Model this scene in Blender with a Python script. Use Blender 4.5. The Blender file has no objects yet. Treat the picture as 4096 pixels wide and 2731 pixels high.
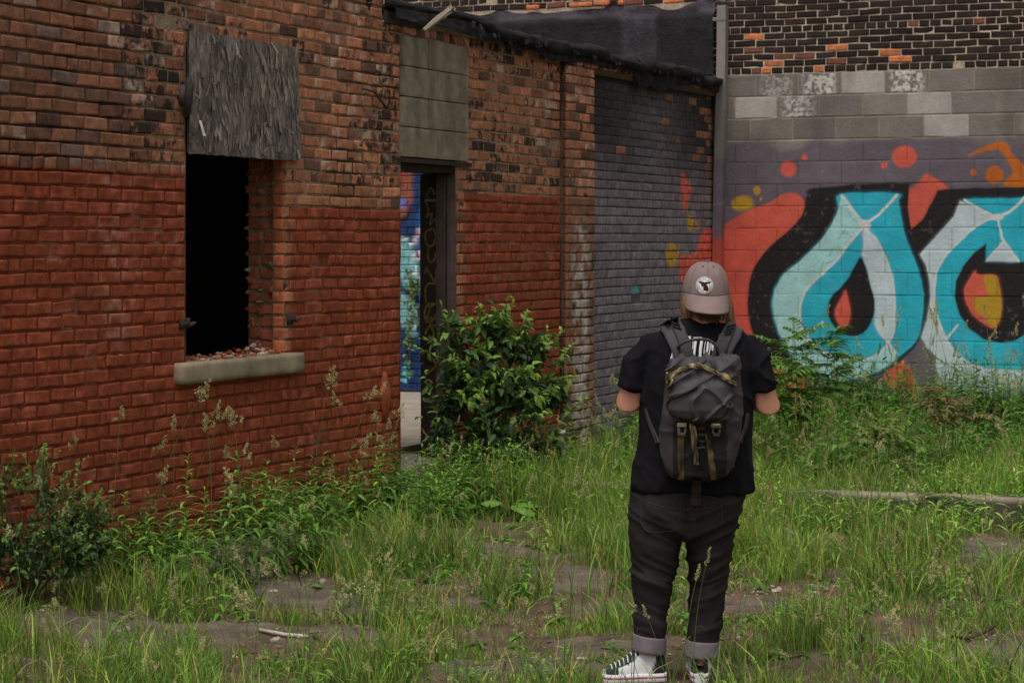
import bpy, math, random
import numpy as np
from mathutils import Vector, Matrix, Euler
from mathutils.bvhtree import BVHTree

random.seed(7)
RNG = np.random.default_rng(11)
SC = bpy.context.scene
COL = SC.collection

# ------------------------------------------------------------------ camera
F, CX, HY, H = 2250.0, 512.0, 242.0, 1.8        # focal length in pixels, principal column, horizon row, eye height
cam = bpy.data.cameras.new('camera')
cam.sensor_width = 36.0
cam.lens = F / 1024 * 36
cam.shift_y = -(341 - HY) / 1024
cam.clip_end = 2000
cam.dof.use_dof = True
cam.dof.focus_distance = 9.4
cam.dof.aperture_fstop = 13.0
camo = bpy.data.objects.new('camera', cam)
camo.location = (0, 0, H)
camo.rotation_euler = (math.pi / 2, 0, 0)
COL.objects.link(camo)
SC.camera = camo

# ------------------------------------------------------------------ light: overcast sky, broad weak sun
SUN_EL, SUN_AZ = math.radians(66), math.radians(-160)   # azimuth measured from +Y, clockwise
w = bpy.data.worlds.new('World'); SC.world = w; w.use_nodes = True
nt = w.node_tree; nt.nodes.clear()
sky = nt.nodes.new('ShaderNodeTexSky'); sky.sky_type = 'NISHITA'; sky.sun_disc = False
sky.sun_elevation = SUN_EL; sky.sun_rotation = SUN_AZ
sky.air_density = 1.0; sky.dust_density = 6.0; sky.ozone_density = 1.0
hsv = nt.nodes.new('ShaderNodeHueSaturation'); hsv.inputs['Saturation'].default_value = 0.08
bg = nt.nodes.new('ShaderNodeBackground'); bg.inputs['Strength'].default_value = 0.105
wo = nt.nodes.new('ShaderNodeOutputWorld')
nt.links.new(sky.outputs[0], hsv.inputs['Color']); nt.links.new(hsv.outputs[0], bg.inputs['Color']); nt.links.new(bg.outputs[0], wo.inputs[0])
sun = bpy.data.lights.new('sun', 'SUN'); sun.energy = 1.0; sun.angle = math.radians(22); sun.color = (1.0, 0.95, 0.88)
suno = bpy.data.objects.new('sun', sun); COL.objects.link(suno)
sd = Vector((math.sin(SUN_AZ) * math.cos(SUN_EL), math.cos(SUN_AZ) * math.cos(SUN_EL), math.sin(SUN_EL)))
suno.rotation_euler = (-sd).to_track_quat('-Z', 'Y').to_euler()
SC.view_settings.view_transform = 'Standard'; SC.view_settings.look = 'None'
SC.view_settings.exposure = 0.0; SC.view_settings.gamma = 1.0; SC.view_settings.use_curve_mapping = False
SC.cycles.max_bounces = 6

# ------------------------------------------------------------------ geometry of the place
UA = np.array([.4023, .9155, 0.0]); NA = np.array([.9155, -.4023, 0.0])       # brick building: along the wall, out of the wall
P0 = np.array([-2.508, 11.02, 0.0])
LA = 10.93
CC = P0 + UA * LA                                                             # the inner corner
UB = np.array([.9155, -.4023, 0.0]); NB = np.array([-.4023, -.9155, 0.0])     # block wall with the mural
def proj(p):
    p = np.asarray(p); return CX + F * p[..., 0] / p[..., 1], HY - F * (p[..., 2] - H) / p[..., 1]
def at(px, py, Y): return Vector(((px - CX) * Y / F, Y, H - (py - HY) * Y / F))
def sA(px): return (16532.0 / (1500 - px) - 11.02) / .9155
def zA(px, py): return H + (HY - py) / (.1361 * (1500 - px))
def tB(px):
    k = (px - CX) / F; return (k * CC[1] - CC[0]) / (UB[0] - k * UB[1])
def zB(px, py):
    Y = CC[1] + UB[1] * tB(px); return H + (HY - py) * Y / F

# ------------------------------------------------------------------ small helpers
def sstep(a, b, x):
    t = np.clip((x - a) / (b - a), 0, 1); return t * t * (3 - 2 * t)
def _h(ix, iy, iz, seed):
    n = (ix * 374761393 + iy * 668265263 + iz * 2147483647 + seed * 1274126177) & 0xffffffff
    n = (n ^ (n >> 13)) * 1274126177 & 0xffffffff
    n = (n ^ (n >> 16)) * 2246822519 & 0xffffffff
    return ((n ^ (n >> 15)) & 0xffffff) / float(0xffffff)
def noise(p, scale=1.0, seed=0):
    p = np.asarray(p, float) * scale
    if p.shape[-1] == 2: p = np.concatenate([p, np.zeros(p.shape[:-1] + (1,))], -1)
    i = np.floor(p).astype(np.int64); f = p - i; f = f * f * (3 - 2 * f)
    r = 0
    for dx in (0, 1):
        for dy in (0, 1):
            for dz in (0, 1):
                wgt = (f[..., 0] if dx else 1 - f[..., 0]) * (f[..., 1] if dy else 1 - f[..., 1]) * (f[..., 2] if dz else 1 - f[..., 2])
                r = r + wgt * _h(i[..., 0] + dx, i[..., 1] + dy, i[..., 2] + dz, seed)
    return r
def fbm(p, scale=1.0, oct=3, seed=0):
    r = 0; a = .5; t = 0
    for k in range(oct):
        r = r + a * noise(p, scale * 2 ** k, seed + k * 17); t += a; a *= .55
    return r / t

def lin(r, g, b):
    return np.array([(c / 255 / 12.92) if c / 255 < .04045 else ((c / 255 + .055) / 1.055) ** 2.4 for c in (r, g, b)])
GAIN = 0.50
def alb(r, g, b): return np.clip(lin(r, g, b) / GAIN, 0.004, .86)      # surface colour from a colour seen under this light

def link(o, parent=None):
    COL.objects.link(o)
    if parent is not None: o.parent = parent
    return o
def tag(o, label=None, cat=None, group=None, kind=None):
    if label: o['label'] = label
    if cat: o['category'] = cat
    if group: o['group'] = group
    if kind: o['kind'] = kind
    return o
def empty(name, loc=(0, 0, 0), rz=0.0, parent=None):
    o = bpy.data.objects.new(name, None); o.location = loc; o.rotation_euler = (0, 0, rz); o.empty_display_size = .1
    return link(o, parent)

class MB:
    """collects arrays of vertices, faces and vertex colours; build() links them as one mesh object"""
    def __init__(s): s.v = []; s.q = []; s.t = []; s.c = []; s.x = []; s.n = 0
    def add(s, v, q=None, t=None, c=(.5, .5, .5), x=0.0):
        v = np.asarray(v, float).reshape(-1, 3); m = len(v)
        if q is not None and len(q): s.q.append(np.asarray(q, int).reshape(-1, 4) + s.n)
        if t is not None and len(t): s.t.append(np.asarray(t, int).reshape(-1, 3) + s.n)
        c = np.asarray(c, float)
        if c.ndim == 1: c = np.tile(c[:3], (m, 1))
        s.c.append(c.reshape(-1, 3)); s.x.append(np.broadcast_to(np.asarray(x, float), (m,)))
        s.v.append(v); s.n += m
    def arrays(s):
        v = np.concatenate(s.v); q = np.concatenate(s.q) if s.q else np.zeros((0, 4), int); t = np.concatenate(s.t) if s.t else np.zeros((0, 3), int)
        return v, q, t, np.concatenate(s.c), np.concatenate(s.x)
    def mesh(s, name, mat, smooth=True):
        v, q, t, c, x = s.arrays(); return mesh_from(name, v, q, t, mat, c, x, smooth)
    def build(s, name, mat, parent=None, smooth=True):
        return link(bpy.data.objects.new(name, s.mesh(name, mat, smooth)), parent)
    # --- shapes
    def box(s, o, ax, ay, az, c=(.5, .5, .5), x=0.0):
        o, ax, ay, az = [np.asarray(k, float) for k in (o, ax, ay, az)]
        v = [o + i * ax + j * ay + k * az for k in (0, 1) for j in (0, 1) for i in (0, 1)]
        s.add(v, [(0, 2, 3, 1), (4, 5, 7, 6), (0, 1, 5, 4), (2, 6, 7, 3), (0, 4, 6, 2), (1, 3, 7, 5)], c=c, x=x)
    def tube(s, pts, rad, seg=8, c=(.5, .5, .5), caps=True, x=0.0):
        pts = [np.asarray(p, float) for p in pts]; n = len(pts)
        rad = [rad] * n if np.isscalar(rad) else rad
        ref = None; V = []
        for i in range(n):
            d = pts[min(i + 1, n - 1)] - pts[max(i - 1, 0)]; d = d / (np.linalg.norm(d) + 1e-9)
            if ref is None:
                ref = np.cross(d, [0, 0, 1.0]); ref = ref if np.linalg.norm(ref) > .1 else np.cross(d, [0, 1.0, 0])
            ref = ref - d * ref.dot(d); ref /= np.linalg.norm(ref) + 1e-9; b = np.cross(d, ref)
            rr = rad[i]; ra, rb = (rr, rr) if np.isscalar(rr) else rr
            for k in range(seg):
                a = 2 * math.pi * k / seg; V.append(pts[i] + ref * math.cos(a) * ra + b * math.sin(a) * rb)
        Q = [(i * seg + k, i * seg + (k + 1) % seg, (i + 1) * seg + (k + 1) % seg, (i + 1) * seg + k) for i in range(n - 1) for k in range(seg)]
        T = []
        if caps:
            V.append(pts[0]); V.append(pts[-1]); a, b2 = len(V) - 2, len(V) - 1
            T = [(a, (k + 1) % seg, k) for k in range(seg)] + [(b2, (n - 1) * seg + k, (n - 1) * seg + (k + 1) % seg) for k in range(seg)]
        s.add(V, Q, T, c=c, x=x)
    def rings(s, R, c=(.5, .5, .5), closed=True, capped=True):
        """loft through rings of equal vertex count"""
        n, m = len(R), len(R[0]); V = np.array(R).reshape(-1, 3); mm = m if closed else m - 1
        Q = [(i * m + k, i * m + (k + 1) % m, (i + 1) * m + (k + 1) % m, (i + 1) * m + k) for i in range(n - 1) for k in range(mm)]
        T = []
        if capped:
            V = np.vstack([V, np.mean(R[0], 0), np.mean(R[-1], 0)]); a, b = n * m, n * m + 1
            T = [(a, (k + 1) % m, k) for k in range(m)] + [(b, (n - 1) * m + k, (n - 1) * m + (k + 1) % m) for k in range(m)]
        s.add(V, Q, T, c=c)
    def sheet(s, G, c=(.5, .5, .5)):
        """grid of points (n,m,3)"""
        G = np.asarray(G, float); n, m = G.shape[:2]
        i, j = np.meshgrid(np.arange(n - 1), np.arange(m - 1), indexing='ij'); a = (i * m + j).ravel()
        Q = np.stack([a, a + 1, a + m + 1, a + m], 1)
        c = np.asarray(c, float)
        s.add(G.reshape(-1, 3), Q, c=c if c.ndim == 1 else c.reshape(-1, 3))

def mesh_from(name, v, q, t, mat, c=None, x=None, smooth=True):
    me = bpy.data.meshes.new(name)
    nq, ntr = len(q), len(t)
    me.vertices.add(len(v)); me.vertices.foreach_set('co', np.ascontiguousarray(v, np.float32).ravel())
    me.loops.add(nq * 4 + ntr * 3)
    me.loops.foreach_set('vertex_index', np.concatenate([np.asarray(q, np.int32).ravel(), np.asarray(t, np.int32).ravel()]).astype(np.int32))
    me.polygons.add(nq + ntr)
    st = np.concatenate([np.arange(nq) * 4, nq * 4 + np.arange(ntr) * 3]).astype(np.int32)
    me.polygons.foreach_set('loop_start', st)
    me.polygons.foreach_set('loop_total', np.concatenate([np.full(nq, 4), np.full(ntr, 3)]).astype(np.int32))
    me.update(calc_edges=True); me.validate()
    me.polygons.foreach_set('use_smooth', np.full(len(me.polygons), bool(smooth)))
    if c is not None:
        a = me.color_attributes.new('Col', 'FLOAT_COLOR', 'POINT')
        cc = np.ones((len(v), 4), np.float32); cc[:, :3] = c
        if x is not None: cc[:, 3] = x
        a.data.foreach_set('color', cc.ravel())
    me.materials.append(mat)
    return me

def evaluated(ob, name, mat, parent=None):
    """apply the modifiers of a temporary object and link the result"""
    dg = bpy.context.evaluated_depsgraph_get(); e = ob.evaluated_get(dg)
    me = bpy.data.meshes.new_from_object(e); bpy.data.objects.remove(ob)
    me.materials.clear(); me.materials.append(mat); me.name = name
    me.polygons.foreach_set('use_smooth', np.full(len(me.polygons), True))
    return link(bpy.data.objects.new(name, me), parent)
def fused(mb, name, mat, voxel, parent=None, smooth=4, disp=None):
    """union of overlapping lofts as one continuous skin, then optional displacement(co, no) -> metres"""
    ob = mb.build('tmp', mat)
    r = ob.modifiers.new('r', 'REMESH'); r.mode = 'VOXEL'; r.voxel_size = voxel
    if smooth:
        sm = ob.modifiers.new('s', 'SMOOTH'); sm.iterations = smooth; sm.factor = .5
    bpy.context.view_layer.update()
    o = evaluated(ob, name, mat, parent)
    if disp is not None:
        me = o.data; n = len(me.vertices)
        co = np.zeros(n * 3, np.float32); me.vertices.foreach_get('co', co); co = co.reshape(-1, 3).astype(float)
        no = np.zeros(n * 3, np.float32); me.vertices.foreach_get('normal', no); no = no.reshape(-1, 3)
        co = co + no * disp(co, no)[:, None]
        me.vertices.foreach_set('co', co.astype(np.float32).ravel()); me.update()
    return o

# ------------------------------------------------------------------ materials
def mat(name, color=None, rough=.85, noise_amt=.25, noise_scale=8.0, bump=.3, bump_scale=60.0, bump_dist=.004,
        soot=False, translucent=0.0, spec=.3, metallic=0.0, detail_scale=None, weave=None):
    """procedural surface; with color None it takes the thing's own colour attribute"""
    m = bpy.data.materials.new(name); m.use_nodes = True; n = m.node_tree.nodes; l = m.node_tree.links
    n.clear(); out = n.new('ShaderNodeOutputMaterial'); b = n.new('ShaderNodeBsdfPrincipled')
    b.inputs['Roughness'].default_value = rough; b.inputs['Metallic'].default_value = metallic
    b.inputs['Specular IOR Level'].default_value = spec
    tc = n.new('ShaderNodeNewGeometry')
    if color is None:
        at_ = n.new('ShaderNodeVertexColor'); at_.layer_name = 'Col'; base = at_.outputs['Color']
    else:
        rgb = n.new('ShaderNodeRGB'); rgb.outputs[0].default_value = (*color, 1); base = rgb.outputs[0]
    def nz(scale, detail=4, rg=.6):
        k = n.new('ShaderNodeTexNoise'); k.inputs['Scale'].default_value = scale; k.inputs['Detail'].default_value = detail
        k.inputs['Roughness'].default_value = rg; l.new(tc.outputs['Position'], k.inputs['Vector']); return k.outputs['Fac']
    def rng(src, a, c_, lo, hi):
        r = n.new('ShaderNodeMapRange'); r.inputs[1].default_value = a; r.inputs[2].default_value = c_
        r.inputs[3].default_value = lo; r.inputs[4].default_value = hi; l.new(src, r.inputs[0]); return r.outputs[0]
    def mul(col, fac):
        k = n.new('ShaderNodeVectorMath'); k.operation = 'SCALE'; l.new(col, k.inputs[0]); l.new(fac, k.inputs['Scale']); return k.outputs[0]
    if noise_amt > 0:
        base = mul(base, rng(nz(noise_scale), .3, .7, 1 - noise_amt, 1 + noise_amt))
        base = mul(base, rng(nz(detail_scale or noise_scale * 9, 3), .3, .7, 1 - noise_amt * .6, 1 + noise_amt * .6))
    if soot:      # alpha of the colour attribute = how much dirt this brick carries
        th = n.new('ShaderNodeMath'); th.operation = 'SUBTRACT'; th.inputs[0].default_value = 1.0; l.new(at_.outputs['Alpha'], th.inputs[1])
        d = n.new('ShaderNodeMath'); d.operation = 'SUBTRACT'; l.new(nz(15, 6, .62), d.inputs[0]); l.new(th.outputs[0], d.inputs[1])
        f = rng(d.outputs[0], -.02, .10, 0, .92)
        mx = n.new('ShaderNodeMix'); mx.data_type = 'RGBA'; mx.inputs['B'].default_value = (.022, .018, .016, 1)
        l.new(f, mx.inputs['Factor']); l.new(base, mx.inputs['A']); base = mx.outputs['Result']
        # pits
        vo = n.new('ShaderNodeTexVoronoi'); vo.inputs['Scale'].default_value = 85; l.new(tc.outputs['Position'], vo.inputs['Vector'])
        base = mul(base, rng(vo.outputs['Distance'], .08, .22, .55, 1.0))
    l.new(base, b.inputs['Base Color'])
    if bump > 0:
        bp = n.new('ShaderNodeBump'); bp.inputs['Strength'].default_value = bump; bp.inputs['Distance'].default_value = bump_dist
        src = nz(bump_scale, 6, .7)
        if weave:
            wv = n.new('ShaderNodeTexWave'); wv.inputs['Scale'].default_value = weave; wv.inputs['Distortion'].default_value = 1.0
            l.new(tc.outputs['Position'], wv.inputs['Vector'])
            ad = n.new('ShaderNodeMath'); ad.operation = 'ADD'; l.new(src, ad.inputs[0]); l.new(wv.outputs['Fac'], ad.inputs[1]); src = ad.outputs[0]
        l.new(src, bp.inputs['Height']); l.new(bp.outputs[0], b.inputs['Normal'])
    if translucent > 0:
        tr = n.new('ShaderNodeBsdfTranslucent'); l.new(base, tr.inputs['Color'])
        ms = n.new('ShaderNodeMixShader'); ms.inputs[0].default_value = translucent
        l.new(b.outputs[0], ms.inputs[1]); l.new(tr.outputs[0], ms.inputs[2]); l.new(ms.outputs[0], out.inputs[0])
    else: l.new(b.outputs[0], out.inputs[0])
    return m
M = dict(
    brick=mat('brick', None, .88, .34, 16, .8, 70, .006, soot=True, detail_scale=70),
    mortar=mat('mortar', None, .95, .30, 20, .9, 90, .008, detail_scale=80),
    block=mat('block_wall_paint', None, .9, .10, 6, .6, 130, .005, detail_scale=110),
    concrete=mat('concrete', None, .92, .22, 7, .7, 110, .005, detail_scale=90),
    ground=mat('dirt_and_slab', None, .95, .42, 5, 1.0, 45, .02, detail_scale=85),
    tar=mat('tar', None, .9, .35, 5, .9, 30, .02, spec=.15),
    wood=mat('weathered_wood', None, .9, .3, 6, .6, 60, .004),
    metal=mat('galvanised_metal', None, .6, .15, 6, .15, 60, .002, spec=.4),
    rust=mat('rusty_iron', None, .85, .3, 30, .5, 120, .003),
    leaf=mat('foliage', None, .55, .12, 20, 0, translucent=.28, spec=.35),
    straw=mat('seed_heads', None, .85, .15, 40, 0, translucent=.2),
    twig=mat('twigs', None, .9, .2, 20, 0),
    cloth=mat('cloth', None, .92, .10, 30, .25, 400, .001, spec=.15),
    denim=mat('denim', None, .9, .18, 18, .3, 500, .001, spec=.15),
    nylon=mat('coated_nylon', None, .62, .08, 20, .15, 300, .001, spec=.3),
    web=mat('webbing', None, .8, .2, 60, .3, 500, .001, spec=.2),
    skin=mat('skin', None, .5, .06, 40, .1, 300, .001, spec=.35),
    hair=mat('hair', None, .5, .2, 60, 0, spec=.4),
    shoe=mat('canvas_and_suede', None, .8, .06, 60, .2, 400, .001, spec=.2),
    paint=mat('spray_paint', None, .7, .2, 30, 0),
    plastic=mat('plastic', None, .45, .05, 30, 0, spec=.4),
)

# ================================================================== GROUND
def axis(lo, hi, a, b, step, far):
    c = np.arange(a, b + 1e-6, step); L = a - np.geomspace(step, a - lo, far)[::-1]; R = b + np.geomspace(step, hi - b, far)
    return np.concatenate([L, c, R])
BARE = [(255, 560, 120, 13), (480, 553, 80, 11), (545, 582, 70, 14), (95, 640, 130, 20), (120, 590, 90, 16), (800, 592, 60, 13),
        (1000, 552, 50, 16), (995, 655, 80, 26), (590, 648, 60, 15), (470, 672, 60, 9), (745, 602, 60, 10), (690, 645, 60, 9),
        (300, 600, 60, 12), (330, 640, 60, 12), (-10, 565, 40, 16), (620, 612, 50, 8), (230, 640, 90, 16), (60, 672, 110, 12), (420, 610, 70, 10), (200, 575, 90, 9), (880, 640, 60, 9), (560, 668, 60, 9)]
def bare_mask(P):
    """1 on the bare slabs and dirt patches, 0 in the grass; P ground points (n,2+)"""
    Y = np.maximum(P[..., 1], .5); px = CX + F * P[..., 0] / Y; py = HY + F * H / Y
    wob = (fbm(P[..., :2], 2.2, 3, 5) - .5)
    m = np.zeros(P.shape[:-1])
    for (cx, cy, rx, ry) in BARE:
        d = np.sqrt(((px - cx) / rx) ** 2 + ((py - cy) / ry) ** 2) + wob * 1.3
        m = np.maximum(m, 1 - sstep(.72, 1.1, d))
    return m
def ground_z(P):
    x, y = P[..., 0], P[..., 1]
    d = (x - P0[0]) * NA[0] + (y - P0[1]) * NA[1]; s = (x - P0[0]) * UA[0] + (y - P0[1]) * UA[1]
    z = .10 * (1 - sstep(.1, 1.3, d)) * (1 - sstep(2.0, 5.0, s)) * (d > -.5)
    z = z + (fbm(P[..., :2], .9, 3, 3) - .5) * .06
    d2 = (x - CC[0]) * NB[0] + (y - CC[1]) * NB[1]
    return z + .10 * (1 - sstep(.2, 2.2, d2))
gx = axis(-300, 300, -4.2, 7.0, .045, 14); gy = axis(-40, 500, 6.6, 21.6, .045, 14)
GX, GY = np.meshgrid(gx, gy, indexing='ij'); GP = np.stack([GX, GY], -1)
bm_ = bare_mask(GP)
near = (np.abs(GX) < 12) & (GY > 0) & (GY < 30)
GZ = np.where(near, ground_z(GP), 0.0)
slab = bm_ * sstep(.45, .6, fbm(GP, 1.1, 3, 9) + .12)
crack = 1 - sstep(.0, .03, np.abs(fbm(GP, 1.6, 3, 31) - .5))
GZ = GZ + slab * .02 + near * (1 - slab) * (fbm(GP, 14, 2, 8) - .5) * .03 - slab * crack * .02
soil = alb(66, 52, 40); gravel = alb(94, 80, 66); slabc = alb(88, 78, 68)
f1 = fbm(GP, 6, 3, 77)[..., None]
gc = soil * (1 - f1) + gravel * f1
gc = gc * (1 - slab[..., None]) + slabc * slab[..., None]
speck = (noise(GP, 40, 2) > .86) & (noise(GP, 9, 6) > .4)
gc = gc * (1 - .55 * (crack * slab)[..., None])
brickdust = ((noise(GP, 26, 51) > .88) & (fbm(GP, 1.5, 2, 4) > .55))[..., None]
# a stroke of coral spray paint left on the slab
Yp_ = np.maximum(GP[..., 1], .5); gpx = CX + F * GP[..., 0] / Yp_; gpy = HY + F * H / Yp_
stroke = (np.abs(gpy - 572.5 - (gpx - 310) * .03) < 2.2) & (gpx > 294) & (gpx < 326)
gc = np.where(stroke[..., None], alb(190, 90, 75), gc)
mb = MB(); G = np.concatenate([GP, GZ[..., None]], -1)
G[..., 2] -= .0
mb.sheet(np.swapaxes(G, 0, 1), np.swapaxes(gc, 0, 1))
ground = mb.build('ground', M['ground']); tag(ground, 'cracked concrete slabs, dirt and gravel under the grass', None, kind='structure')

# ================================================================== BRICKWORK
def brick_rows(mb, O, U, N, u0, u1, z0, z1, colf, holes=(), course=.0735, length=.213, zref=2.163, header=7, joint=.011, jit=1.0, depth=.035, seed=1, us=6, zs=3, fullcol=False):
    """lays one skin of individual bricks on the plane O + u U + z Z, facing N"""
    rs = np.random.default_rng(seed); O = np.asarray(O, float)
    k0 = math.floor((z0 - zref) / course - 1e-6); k1 = math.ceil((z1 - zref) / course)
    B = []
    for k in range(k0, k1):
        za, zb = zref + k * course, zref + (k + 1) * course
        zc = (za + zb) / 2
        if za < z0 - .02 or zb > z1 + .045: continue
        iv = [(u0, u1)]
        for (ha, hb, hz0, hz1) in holes:
            if zc > hz0 and zc < hz1:
                nv = []
                for a, b in iv:
                    if hb <= a or ha >= b: nv.append((a, b)); continue
                    if ha > a: nv.append((a, ha))
                    if hb < b: nv.append((hb, b))
                iv = nv
        hd = header and (k % header == 0)
        L = length / 2 if hd else length
        off = (k % 2) * length / 2 + rs.uniform(-.02, .02) * jit + (length / 4 if hd else 0)
        n0 = int((u0 - 1) / L) - 2
        edges = off + np.arange(n0, int((u1 + 1) / L) + 3) * L
        edges = edges + rs.uniform(-.007, .007, len(edges)) * jit
        for a, b in iv:
            e = [a] + [x for x in edges if a + .045 < x < b - .045] + [b]
            for i in range(len(e) - 1): B.append((e[i], e[i + 1], za, zb, hd))
    B = np.array(B, float); n = len(B)
    if n == 0: return
    wig = lambda u, z, sd: (fbm(np.stack([u, z], -1), 1.3, 2, sd) - .5)
    g = np.linspace(0, 1, us); h = np.linspace(0, 1, zs + 1)
    # grid profile: outer ring sits back (rounded arris), inner ring proud
    ug = np.concatenate([[0, 0], [.0 + .06], g[1:-1] * .88 + .06, [.94], [1, 1]]) if False else np.concatenate([[0], [.05], np.linspace(.10, .90, us - 2), [.95], [1]])
    zg = np.array([0, .05, .12, .19, .5, .81, .88, .95, 1.0])
    UG, ZG = np.meshgrid(ug, zg, indexing='ij'); nu, nz_ = UG.shape
    j = joint / 2 + rs.uniform(-.0015, .0025, (n, 4)) * jit
    ua = (B[:, 0] + j[:, 0])[:, None, None]; ub = (B[:, 1] - j[:, 1])[:, None, None]
    za = (B[:, 2] + j[:, 2])[:, None, None]; zb = (B[:, 3] - j[:, 3])[:, None, None]
    Uc = ua + (ub - ua) * UG; Zc = za + (zb - za) * ZG
    tilt = rs.normal(0, .0022, (n, 1, 1)) * jit
    Zc = Zc + tilt * (UG - .5) * 2 + wig(Uc, Zc, 3 + seed) * .014 * jit
    edge = np.minimum(np.minimum(UG * (B[:, 1] - B[:, 0])[:, None, None], (1 - UG) * (B[:, 1] - B[:, 0])[:, None, None]), np.minimum(ZG, 1 - ZG) * (B[:, 3] - B[:, 2])[:, None, None])
    D = -.006 * (1 - sstep(0, .006, edge))
    # chips at the corners, uneven faces
    pn = np.stack([Uc, Zc, np.broadcast_to((np.arange(n) * 3.7)[:, None, None], Uc.shape)], -1)
    chip = sstep(.64, .84, fbm(pn, 22, 2, 9 + seed)) * .007 * jit
    D = D - chip * (1 - sstep(.004, .03, edge) * .6) + (fbm(pn, 45, 2, 4) - .5) * .003
    out = rs.normal(0, .002, (n, 1, 1)) * jit
    out = np.where(rs.random((n, 1, 1)) < .006 * jit, out - .008, out)
    D = D + out
    inset = (1 - sstep(0, .01, edge)) * .0025
    Pw = O + Uc[..., None] * U + D[..., None] * N; Pw[..., 2] += Zc
    # back ring for the brick's sides
    ring = [(i, 0) for i in range(nu)] + [(nu - 1, jx) for jx in range(1, nz_)] + [(i, nz_ - 1) for i in range(nu - 2, -1, -1)] + [(0, jx) for jx in range(nz_ - 2, 0, -1)]
    ri = np.array([a * nz_ + b for a, b in ring]); m = len(ri)
    F_ = Pw.reshape(n, nu * nz_, 3); Bk = F_[:, ri] - N * depth
    V = np.concatenate([F_, Bk], 1); per = V.shape[1]
    i_, j_ = np.meshgrid(np.arange(nu - 1), np.arange(nz_ - 1), indexing='ij'); a = (i_ * nz_ + j_).ravel()
    q = np.stack([a, a + nz_, a + nz_ + 1, a + 1], 1)
    k = np.arange(m); q2 = np.stack([ri[k], nu * nz_ + k, nu * nz_ + (k + 1) % m, ri[(k + 1) % m]], 1)
    q = np.concatenate([q, q2]); Q = (q[None] + (np.arange(n) * per)[:, None, None]).reshape(-1, 4)
    uv = np.stack([Uc, Zc], -1).reshape(n, nu * nz_, 2); uvb = uv[:, ri]; uv = np.concatenate([uv, uvb], 1)
    cen = np.stack([(B[:, 0] + B[:, 1]) / 2, (B[:, 2] + B[:, 3]) / 2], -1)
    c, x = colf(uv, cen, V, rs)
    mb.add(V.reshape(-1, 3), Q, c=c.reshape(-1, 3), x=x.reshape(-1))

# ---- paint laid on walls: outlines in picture columns/rows, turned to places on the wall by the wall's own geometry
def catmull(P, closed=True, sub=5):
    P = np.asarray(P, float); n = len(P); out = []
    for i in range(n if closed else n - 1):
        g = lambda k: P[k % n] if closed else P[min(max(k, 0), n - 1)]
        a, b, c, d = g(i - 1), g(i), g(i + 1), g(i + 2)
        for t in np.linspace(0, 1, sub, endpoint=False):
            out.append(.5 * ((2 * b) + (-a + c) * t + (2 * a - 5 * b + 4 * c - d) * t * t + (-a + 3 * b - 3 * c + d) * t ** 3))
    if not closed: out.append(P[-1])
    return np.array(out)
def seg_dist(q, A, B):
    d = np.full(len(q), 1e9)
    for a, b in zip(A, B):
        ab = b - a; L = ab.dot(ab) + 1e-9; t = np.clip(((q - a) @ ab) / L, 0, 1)
        d = np.minimum(d, np.hypot(*(q - a - t[:, None] * ab).T))
    return d
def inside(q, P):
    r = np.zeros(len(q), bool); n = len(P)
    for i in range(n):
        x1, y1 = P[i]; x2, y2 = P[(i + 1) % n]
        if y1 == y2: continue
        c = ((y1 > q[:, 1]) != (y2 > q[:, 1])) & (q[:, 0] < (x2 - x1) * (q[:, 1] - y1) / (y2 - y1) + x1); r ^= c
    return r
class Spray:
    def __init__(s, q, col): s.q = q; s.c = col
    def _put(s, idx, a, c): s.c[idx] = s.c[idx] * (1 - a[:, None]) + np.asarray(c) * a[:, None]
    def poly(s, P, c, soft=.7, sharp=False, op=1.0, sub=5):
        P = np.asarray(P, float) if sharp else catmull(P, True, sub)
        lo, hi = P.min(0) - 4, P.max(0) + 4
        idx = np.where(((s.q > lo) & (s.q < hi)).all(1))[0]
        if not len(idx): return
        q = s.q[idx]; d = seg_dist(q, P, np.roll(P, -1, 0)); d = np.where(inside(q, P), -d, d)
        if soft < 1 and op == 1: s._put(idx, .22 * (1 - sstep(-1, 3.6, d)) * (.5 + noise(q, .5, 3)), c); soft = soft * (.8 + 1.6 * noise(q, .045, 7))
        s._put(idx, op * (1 - sstep(-soft, soft, d)), c)
    def line(s, P, wd, c, soft=.6, smooth=True, op=1.0):
        P = catmull(P, False) if smooth and len(P) > 2 else np.asarray(P, float)
        lo, hi = P.min(0) - wd - 3, P.max(0) + wd + 3
        idx = np.where(((s.q > lo) & (s.q < hi)).all(1))[0]
        if not len(idx): return
        d = seg_dist(s.q[idx], P[:-1], P[1:]) - wd / 2
        s._put(idx, op * (1 - sstep(-soft, soft, d)), c)
    def dot(s, x, y, rx, ry, c, soft=.25, op=1.0):
        d = np.hypot((s.q[:, 0] - x) / rx, (s.q[:, 1] - y) / ry); idx = np.where(d < 1 + soft + .1)[0]
        s._put(idx, op * (1 - sstep(1 - soft, 1 + soft, d[idx])), c)
RED = alb(182, 76, 62); CYAN = alb(38, 146, 164); LTEAL = alb(138, 178, 176); PALE = alb(160, 172, 180); BLACK = alb(30, 26, 28); WHITE = alb(206, 200, 208)
YEL = alb(150, 116, 32); ORG = alb(158, 82, 28); PURP = alb(84, 76, 82)

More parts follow.
